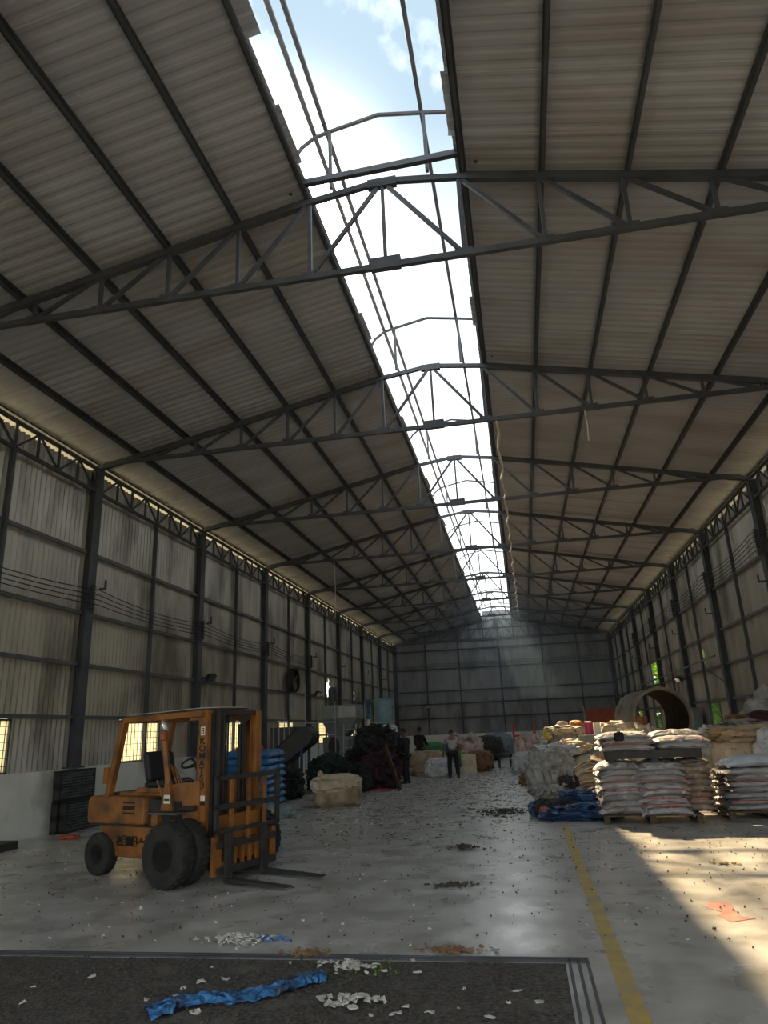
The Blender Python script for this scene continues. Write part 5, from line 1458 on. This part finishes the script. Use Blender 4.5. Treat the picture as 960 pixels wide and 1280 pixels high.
# ---------------------------------------------------------------- sacks and bags around the people
MID = [('crumpled_bag', -3.75, 28.3, 0, 1.35, 1.0, 0.84, M_KRAFT, 'brown crumpled open bag between the black dressed person and the pale sack', 0.20),
       ('white_sack', -3.15, 26.9, 0, 0.95, 0.8, 0.64, M_WHITETARP, 'bluish white round sack beside the bending person', 0.17),
       ('brown_bag', -1.86, 29.6, 0, 0.95, 0.8, 0.74, M_BROWNBAG, 'rust brown bag standing in the middle of the aisle', 0.17),
       ('tan_bag', -2.28, 29.9, 0, 0.5, 0.6, 0.70, M_KRAFT, 'dull tan bag next to the rust brown bag', 0.17),
       ('green_sack', -4.05, 32.5, 0.62, 0.9, 0.6, 0.46, M_GREEN, 'green sack lying high on the dark bag behind the people', 0.17),
       ('dark_bag', -4.05, 32.6, 0, 1.3, 0.9, 0.62, M_DARKNET, 'dark bag under the high green sack', 0.15),
       ('green_sack', -3.45, 33.5, 0, 0.7, 0.6, 0.66, M_GREEN, 'green sack standing on the floor behind the brown crumpled bag', 0.17),
       ('green_sack', -2.95, 33.2, 0, 0.7, 0.6, 0.60, M_GREEN, 'green sack standing on the floor next to the bending person', 0.17),
       ('rag_heap', -2.95, 36.0, 0, 1.5, 1.0, 1.30, M_PINKRAG, 'whitish and dark rag heap behind the bending person', 0.25),
       ('black_heap', -2.25, 39.0, 0, 1.9, 1.2, 1.15, M_PLASTIC_B, 'black plastic crate heap behind the bending person near the back wall', 0.17),
       ('blue_grey_bale', -1.55, 42.0, 0, 1.55, 1.1, 1.25, mat('blue_grey_film', (0.20, 0.26, 0.29), (0.12, 0.16, 0.19), rough=0.45, scale=4, bump=0.7), 'blue grey film bale near the back wall', 0.14),
       ('black_heap', -0.45, 42.5, 0, 1.3, 1.0, 0.75, M_PLASTIC_B, 'low black heap next to the blue grey film bale', 0.25)]
for i, (nm, x, y, z, a, b_, c_, m, lb_, am) in enumerate(MID):
    lump(nm, (x, y, z), (a, b_, c_), m, 90 + i, lb_, nm.split('_')[-1], amp=am, freq=2.6, boxy=0.6)
DB = empty('blue_drum', (-3.95, 35.3, 0), 0, label='dark blue plastic drum behind the green sacks', cat='drum')
MB().lathe([(0.26, 0), (0.29, 0.03), (0.29, 0.30), (0.305, 0.33), (0.29, 0.36), (0.29, 0.60), (0.305, 0.63), (0.29, 0.66), (0.29, 0.9), (0.26, 0.94), (0.05, 0.95)], 24).build('drum_shell', M_BLUEPAINT, DB, smooth=40)
MB().lathe([(0.30, 0.92), (0.30, 0.97), (0.10, 0.975)], 24).build('lid', M_BLACK, DB, smooth=40)
MB().b2((-0.28, -0.03, 0), (0.28, 0.03, 0.70)).build('cream_board', M_BEIGE, label='cream board standing behind the legs of the bending person', cat='board').location = (-2.22, 28.4, 0)

# ---------------------------------------------------------------- pallets leaning on the plinth, things on the floor at the forklift wall
def grid_pallet(name, loc, rot, label):
    t = empty(name, loc, 0, label=label, cat='pallet', group='black pallets at the white plinth')
    t.rotation_euler = rot
    W2, H2, D2 = 1.30, 0.585, 0.14
    f = MB()
    for a in (0, W2 - 0.06):
        f.b2((0, a, 0), (D2, a + 0.06, H2))
    f.b2((0, 0, 0), (D2, W2, 0.05)); f.b2((0, 0, H2 - 0.05), (D2, W2, H2)); f.b2((0, 0, H2 / 2 - 0.05), (D2, W2, H2 / 2 + 0.05))
    f.build('pallet_frame', M_PLASTIC_B, t)
    sl = MB().b2((D2 - 0.03, 0.06, -0.012), (D2, W2 - 0.06, 0.012)).mesh('slat', M_STEEL_L)
    for i in range(9):
        link('slat', sl, t, Matrix.Translation((0, 0, 0.07 + i * 0.056)))
    sv = MB().b2((D2 - 0.05, -0.012, 0.05), (D2 - 0.02, 0.012, H2 - 0.05)).mesh('slat', M_STEEL_L)
    for i in range(11):
        link('slat', sv, t, Matrix.Translation((0, 0.11 + i * 0.107, 0)))
    MB().b2((0.0, 0.03, 0.03), (0.03, W2 - 0.03, H2 - 0.03)).build('pallet_back', M_PLASTIC_B, t)
    return t
for i, (z, tilt) in enumerate(((0.0, 0), (0.59, 0))):
    grid_pallet('plastic_pallet', (-9.40, 13.55, z), (0, R(-1), R(1.5)), 'black plastic grid pallet on edge against the white plinth, %s one' % ['lower', 'upper'][i])
grid_pallet('plastic_pallet', (-9.23, 13.60, 0.0), (0, R(-1), R(1)), 'black plastic grid pallet on edge, front one of the pallets at the white plinth')
MB().b2((-0.22, -0.30, 0), (0.22, 0.30, 0.13)).build('black_box', M_BLACK, label='flat black box on the floor at the foot of the white plinth', cat='box', ).location = (-9.05, 11.6, 0)
lump('orange_scrap', (-8.55, 12.95, 0), (0.34, 0.20, 0.07), mat('orange_red_scrap', (0.42, 0.09, 0.05), rough=0.7), 113, 'orange red scrap on the floor between pallets and forklift', 'scrap', amp=0.3, sub=3)

# lamps, fans, wires
def flood(loc, rz, label, size=0.30):
    t = empty('flood_lamp', loc, rz, label=label, cat='lamp')
    MB().b2((0.0, -0.03, -0.03), (0.30, 0.03, 0.03)).build('arm', M_STEEL, t)
    M_ = Matrix.Translation((0.36, 0, 0)) @ Matrix.Rotation(R(35), 4, 'Y')
    b = MB(); b.M = M_; b.box((0, 0, 0), (0.12, size, size * 0.75)); h = b.build('lamp_housing', M_BLACK, t, bevel=0.01)
    b = MB(); b.M = M_; b.box((0.065, 0, 0), (0.012, size * 0.88, size * 0.64)); b.build('lamp_glass', M_CHROME, t)
    return t
flood((XL + 0.14, T(2) + 0.2, 3.42), R(-20), 'flood lamp on the column behind the forklift guard')
flood((XL + 0.155, T(4) + 0.1, 3.40), R(-20), 'flood lamp on the column above the belt conveyor')
flood((XR - 0.14, T(4) - 0.2, 3.2), R(200), 'flood lamp on the column above the concrete pipe')
flood((PX[1], Y1 - 0.08, 3.3), R(-90), 'small flood lamp on the back wall post nearest the tank', 0.35)
FN = empty('wall_fan', (XL + 0.12, T(3) + 3.0, 3.85), 0, label='dark round wall fan above the blue sack stack', cat='fan')
MB().lathe([(0.48, 0.0), (0.50, 0.02), (0.50, 0.26), (0.46, 0.26), (0.46, 0.0)], 28, 'X', (0, 0, 0)).build('fan_ring', M_BLACK, FN, smooth=40)
MB().lathe([(0.02, 0.02), (0.11, 0.03), (0.11, 0.20), (0.02, 0.22)], 16, 'X').build('fan_motor', M_BLACK, FN, smooth=40)
for k in range(5):
    b = MB(); b.M = Matrix.Rotation(2 * pi * k / 5, 4, 'X') @ Matrix.Translation((0.13, 0, 0.27)) @ Matrix.Rotation(R(28), 4, 'Z'); b.box((0, 0, 0), (0.012, 0.22, 0.34)); b.build('fan_blade', M_STEEL_L, FN)
MB().b2((0, -0.20, -1.4), (0.10, 0.20, -0.55)).build('duct', M_PALEPAINT, FN)

# insulator racks and bare wires
def wires(side, x, z0, n_, dz, k0, k1):
    s = 1 if side == 'left' else -1
    for k in range(k0, k1):
        t = empty('insulator_rack', (x, T(k), z0 + dz * (n_ - 1) / 2), 0 if s > 0 else pi, label='porcelain insulator rack on the %s column from the back wall, %s side' % (ordinal(7 - k), 'forklift' if side == 'left' else 'concrete pipe'), cat='insulator rack')
        MB().b2((-0.135, -0.03, -dz * n_ / 2 - 0.05), (-0.04, 0.03, dz * n_ / 2 + 0.05)).build('rack_bar', M_STEEL, t)
        for i in range(n_):
            MB().lathe([(0.02, -0.045), (0.045, -0.04), (0.03, 0), (0.045, 0.04), (0.02, 0.045)], 10, 'Z', (0.0, 0, (i - (n_ - 1) / 2) * dz)).build('insulator', M_PORCELAIN, t, smooth=40)
    for i in range(n_):
        pts = []
        for k in range(-1, k1 - 1):
            for q in range(8):
                u = q / 8
                pts.append((x + s * 0.05, T(k) + BAY * u, z0 + i * dz - (0.09 + 0.02 * i) * 4 * u * (1 - u)))
        pts.append((x + s * 0.05, T(k1 - 1), z0 + i * dz))
        MB().tube(pts, 0.011, 5).build('power_wire', M_CABLE, label='black wire strung along the %s side wall, %s from the top of its set' % ('forklift' if side == 'left' else 'concrete pipe', ordinal(n_ - 1 - i)), cat='wire', group='wires along the %s side wall' % ('forklift' if side == 'left' else 'concrete pipe'))
wires('left', XL + 0.28, 4.68, 4, 0.115, 0, 5)
wires('right', XR - 0.28, 5.92, 5, 0.13, 0, 7)
for i in range(3):
    pts = [(XL + 0.1 + (XR - XL - 0.2) * q / 24, Y1 - 0.113, 6.25 + 0.10 * i - 0.10 * math.sin(pi * ((q * 5 / 24) % 1))) for q in range(25)]
    MB().tube(pts, 0.012, 5).build('power_wire', M_CABLE, label='black wire strung across the back wall, %s from the top' % ordinal(2 - i), cat='wire', group='wires across the back wall')
# pale knotted rope hanging below the roof beside the ridge opening
pts = []
for i in range(41):
    u = i / 40
    y = T(1) + (T(6) - T(1)) * u
    pts.append((0.02 + 0.25 * u + 0.04 * sin(i * 2.1), y, 8.06 - 0.10 * sin(u * pi * 5) ** 2 + 0.03 * sin(i * 1.7)))
MB().tube(pts, [0.022 + 0.016 * (i % 2) for i in range(41)], 5).build('hanging_rope', M_ROPE, label='pale knotted rope strung below the roof along the ridge opening', cat='rope')
for i, (x, k, ln, lb_) in enumerate(((-6.7, 3, 2.2, 'thin pale cord hanging from the truss above the forklift wall side'), (1.9, 1, 0.7, 'thin cord hanging from the second truss on the pipe side'))):
    MB().tube([(x, T(k), 8.08), (x + 0.02, T(k), 8.08 - ln / 2), (x, T(k), 8.08 - ln)], 0.010, 5).build('hanging_rope', M_ROPE, label=lb_, cat='cord')
# horizontal pipe strut on the pipe side wall
b = MB().tube([(XR - 0.32, T(3), 3.66), (XR - 0.30, T(6), 3.50)], 0.03, 6)
b.build('conduit', M_STEEL, label='thin conduit running along the concrete pipe side wall', cat='conduit')
b = MB().tube([(XR - 0.02, T(3) + 0.3, 2.75), (XR - 0.02, T(3) + 3.4, 3.55)], 0.025, 6)
b.build('wall_brace', M_STEEL, label='thin diagonal brace on the concrete pipe side wall', cat='brace')

# ---------------------------------------------------------------- litter on the floor
def on_floor_mb(n_, area, m_size, seed, centre=None, spread=None, tall=0.02):
    rr = random.Random(seed)
    b = MB()
    for i in range(n_):
        if centre:
            a = rr.uniform(0, 2 * pi); q = abs(rr.gauss(0, 0.5))
            x, y = centre[0] + cos(a) * q * spread[0], centre[1] + sin(a) * q * spread[1]
            zb = max(0, 0.06 * (1 - q)) * (spread[0] > 0.3) * rr.random()
        else:
            x, y = rr.uniform(area[0], area[1]), area[2] + (area[3] - area[2]) * rr.random()
            zb = 0
        if x > 0.0 and y > 13.2 and x < 4.5 and y < 18.5:
            continue
        s = m_size * rr.uniform(0.4, 1.6)
        r0 = rr.uniform(0, 6.28)
        k = rr.choice((4, 5, 6))
        top = [(x + s * rr.uniform(0.5, 1) * cos(r0 + 2 * pi * j / k), y + s * rr.uniform(0.35, 0.9) * sin(r0 + 2 * pi * j / k), zb + 0.006 + rr.random() * tall) for j in range(k)]
        bot = [(p[0], p[1], max(0.002, p[2] - 0.008)) for p in top]
        c = len(b.v)
        b.v += bot + top
        b.f += [tuple(c + k + j for j in range(k))] + [(c + j, c + (j + 1) % k, c + k + (j + 1) % k, c + k + j) for j in range(k)]
        b.mi += [0] * (k + 1)
    return b
LIT = [('paper_litter', (-4.2, -0.4, 14, 32), 1500, 0.030, M_PAPER, 'white paper and film scraps strewn over the aisle floor'),
       ('dark_litter', (-4.6, 0.0, 12, 32), 520, 0.030, M_SCRAP_D, 'dark crumbs and scraps strewn over the aisle floor'),
       ('brown_litter', (-5.0, 0.0, 14, 30), 420, 0.034, M_SCRAP_T, 'brown scraps strewn over the aisle floor'),
       ('paper_litter', (-8, 1.2, 6.4, 14), 160, 0.018, M_PAPER, 'sparse white scraps on the open floor near the forklift'),
       ('dark_litter', (-8, 3.4, 6.4, 14), 1100, 0.011, M_SCRAP_D, 'sparse dark crumbs on the open floor and the sunlit strip'),
       ('paper_litter', (-4.5, 0.0, 3.2, 6.0), 60, 0.030, M_PAPER, 'white scraps on the dark gritty patch'),
       ('gravel', (-5, 0.06, 3.2, 6.05), 2600, 0.010, M_SCRAP_D, 'dark grit lying on the gritty patch'),
       ('paper_litter', (-6.4, -3.4, 15.5, 22), 350, 0.035, M_PAPER, 'white scraps around the kraft bale and the blue sacks')]
for i, (nm, ar, n_, sz, m, lb_) in enumerate(LIT):
    on_floor_mb(n_, ar, sz, 200 + i).build(nm, m, label=lb_, cat='litter', kind='stuff')
PIL = [('scrap_pile', (-2.62, 6.55), (0.34, 0.22), 130, 0.026, M_PAPER, 'pale scrap pile on the concrete just behind the dark patch edge'),
       ('scrap_pile', (-2.35, 6.62), (0.22, 0.12), 40, 0.024, M_SCRAP_B, 'bluish scraps mixed into the pile at the dark patch edge'),
       ('dirt_pile', (-1.92, 6.22), (0.22, 0.14), 120, 0.022, M_SCRAP_T, 'brown dirt pile on the dark patch edge'),
       ('dirt_pile', (-0.72, 6.35), (0.30, 0.14), 120, 0.022, M_SCRAP_T, 'reddish dirt pile at the far end of the dark patch edge'),
       ('dirt_pile', (-0.98, 8.75), (0.26, 0.16), 160, 0.022, M_SCRAP_D, 'dark dirt patch on the bare concrete in the middle of the aisle'),
       ('dirt_pile', (-1.05, 11.2), (0.40, 0.24), 110, 0.026, M_SCRAP_D, 'dark dirt patch with scraps farther up the aisle'),
       ('scrap_pile', (-1.45, 5.85), (0.40, 0.18), 60, 0.030, M_PAPER, 'white crumpled scraps at the end of the blue plastic strip'),
       ('scrap_pile', (-1.25, 5.15), (0.35, 0.20), 50, 0.030, M_PAPER, 'white crumpled scraps in front of the blue plastic strip'),
       ('scrap_pile', (-3.25, 25.3), (0.9, 0.7), 320, 0.06, M_PAPER, 'white scrap pile at the feet of the black dressed person'),
       ('dirt_pile', (-0.6, 15.6), (0.7, 0.8), 240, 0.04, M_SCRAP_D, 'dark scrap patch in the aisle before the torn bulk bag'),
       ('straw_wisp', (2.2, 9.9), (0.22, 0.12), 24, 0.03, M_YELLOW, 'yellowish wisp of straw on the sunlit floor')]
for i, (nm, c, sp, n_, sz, m, lb_) in enumerate(PIL):
    on_floor_mb(n_, None, sz, 300 + i, c, sp).build(nm, m, label=lb_, cat='scrap pile', kind='stuff')
# blue plastic strip, twisted along the floor
vs, fs = [], []
n_ = 40
for i in range(n_ + 1):
    u = i / n_
    cx, cy = -2.55 + 0.95 * u, 4.86 + 0.72 * u + 0.07 * sin(u * 7)
    wd = 0.11 - 0.055 * abs(sin(u * 5 + 0.7)) + (0.03 if u < 0.12 else 0)
    for j in range(9):
        v = -1 + 2 * j / 8
        vs.append((cx - wd * v * 0.75, cy + wd * v * 0.9, 0.022 + 0.026 * abs(noise.noise(Vector((u * 9, v * 2, 0)))) + 0.045 * (1 - v * v) * (0.5 + 0.5 * sin(u * 9)) + 0.03 * noise.noise(Vector((u * 16, v * 3, 4)))))
for i in range(n_):
    for j in range(8):
        fs.append((i * 9 + j, i * 9 + j + 1, (i + 1) * 9 + j + 1, (i + 1) * 9 + j))
bs = MB().add(vs, fs).build('blue_plastic_strip', M_BLUESTRIP, smooth=60, label='crumpled bright blue plastic strip lying on the dark gritty patch', cat='plastic strip')
sol = bs.modifiers.new('thickness', 'SOLIDIFY'); sol.thickness = 0.006
# weeds at the patch edge
b = MB()
rr = random.Random(5)
for i in range(36):
    x, y = -1.28 + rr.gauss(0, 0.09), 5.85 + rr.gauss(0, 0.08)
    a = rr.uniform(0, 6.28); ln = rr.uniform(0.015, 0.035)
    d = Vector((cos(a), sin(a), 0)); n2 = Vector((-sin(a), cos(a), 0)) * 0.006
    p = Vector((x, y, 0.006))
    b.add([p - n2, p + n2, p + d * ln * 0.6 + n2 + Vector((0, 0, ln * 0.7)), p + d * ln + Vector((0, 0, ln * 0.8)), p + d * ln * 0.6 - n2 + Vector((0, 0, ln * 0.7))], [(0, 1, 2, 3, 4)])
b.build('weeds', M_LEAF, label='small green weeds among scraps on the dark patch', cat='weeds', kind='stuff')

# ---------------------------------------------------------------- what shows through the side openings
def tree(loc, h_, r_, seed, label):
    t = empty('tree', loc, 0, label=label, cat='tree', group='trees outside the pipe side wall')
    MB().tube([(0, 0, 0), (0.1, 0.05, h_ * 0.35), (0.0, 0.1, h_ * 0.7)], [0.16, 0.12, 0.06], 8).build('trunk', M_BARK, t, smooth=40)
    rr = random.Random(seed)
    b = MB()
    for i in range(2400):
        d = Vector((rr.gauss(0, 1), rr.gauss(0, 1), rr.gauss(0, 1))).normalized() * r_ * rr.uniform(0.6, 1)
        p = Vector((d.x, d.y, max(0.1, h_ * 0.46 + d.z * 1.3)))
        a = Vector((rr.uniform(-1, 1), rr.uniform(-1, 1), rr.uniform(-0.6, 0.6))).normalized() * rr.uniform(0.16, 0.30)
        c = a.cross(Vector((rr.uniform(-1, 1), rr.uniform(-1, 1), rr.uniform(-1, 1)))).normalized() * 0.13
        b.add([p - a, p + c, p + a, p - c], [(0, 1, 2, 3)])
    b.build('crown', M_LEAF, t, kind='stuff')
for x_, y_, h_, r_, sd_, lb_ in ((9.9, 40.3, 6.4, 2.3, 1, 'leafy tree outside the wall beyond the concrete pipe'), (9.6, 30.2, 5.5, 2.1, 2, 'leafy tree outside the barred window beyond the bulk bag'), (10.3, 55.5, 7.6, 2.7, 3, 'tall leafy tree beyond the missing wall sheet'), (9.9, 45.6, 5.2, 2.1, 4, 'leafy tree outside near the far end of the pipe side wall'), (9.6, 24.6, 5.2, 2.1, 5, 'leafy tree outside the pipe side wall nearest the camera')):
    tree((x_, y_, -0.12), h_, r_, sd_, lb_)

# ---------------------------------------------------------------- dusty haze in the air of the hall
M_HAZE = bpy.data.materials.new('dusty_air')
M_HAZE.use_nodes = True
_t = M_HAZE.node_tree
_t.nodes.clear()
_o = _t.nodes.new('ShaderNodeOutputMaterial'); _v = _t.nodes.new('ShaderNodeVolumeScatter')
_v.inputs['Color'].default_value = (0.45, 0.70, 1.0, 1)
_v.inputs['Density'].default_value = 0.005
_v.inputs['Anisotropy'].default_value = 0.0
_t.links.new(_v.outputs[0], _o.inputs['Volume'])
MB().prism([(XL + 0.5, 3.2), (XR - 0.5, 3.2), (XR - 0.5, 7.8), (XM + 1.0, 9.3), (XM - 1.0, 9.3), (XL + 0.5, 7.8)], 37.0, Y1 - 0.3).build('haze', M_HAZE, label='thin bluish dust haze in the air high up before the back wall', cat='haze', kind='stuff')
SC.cycles.volume_bounces = 1
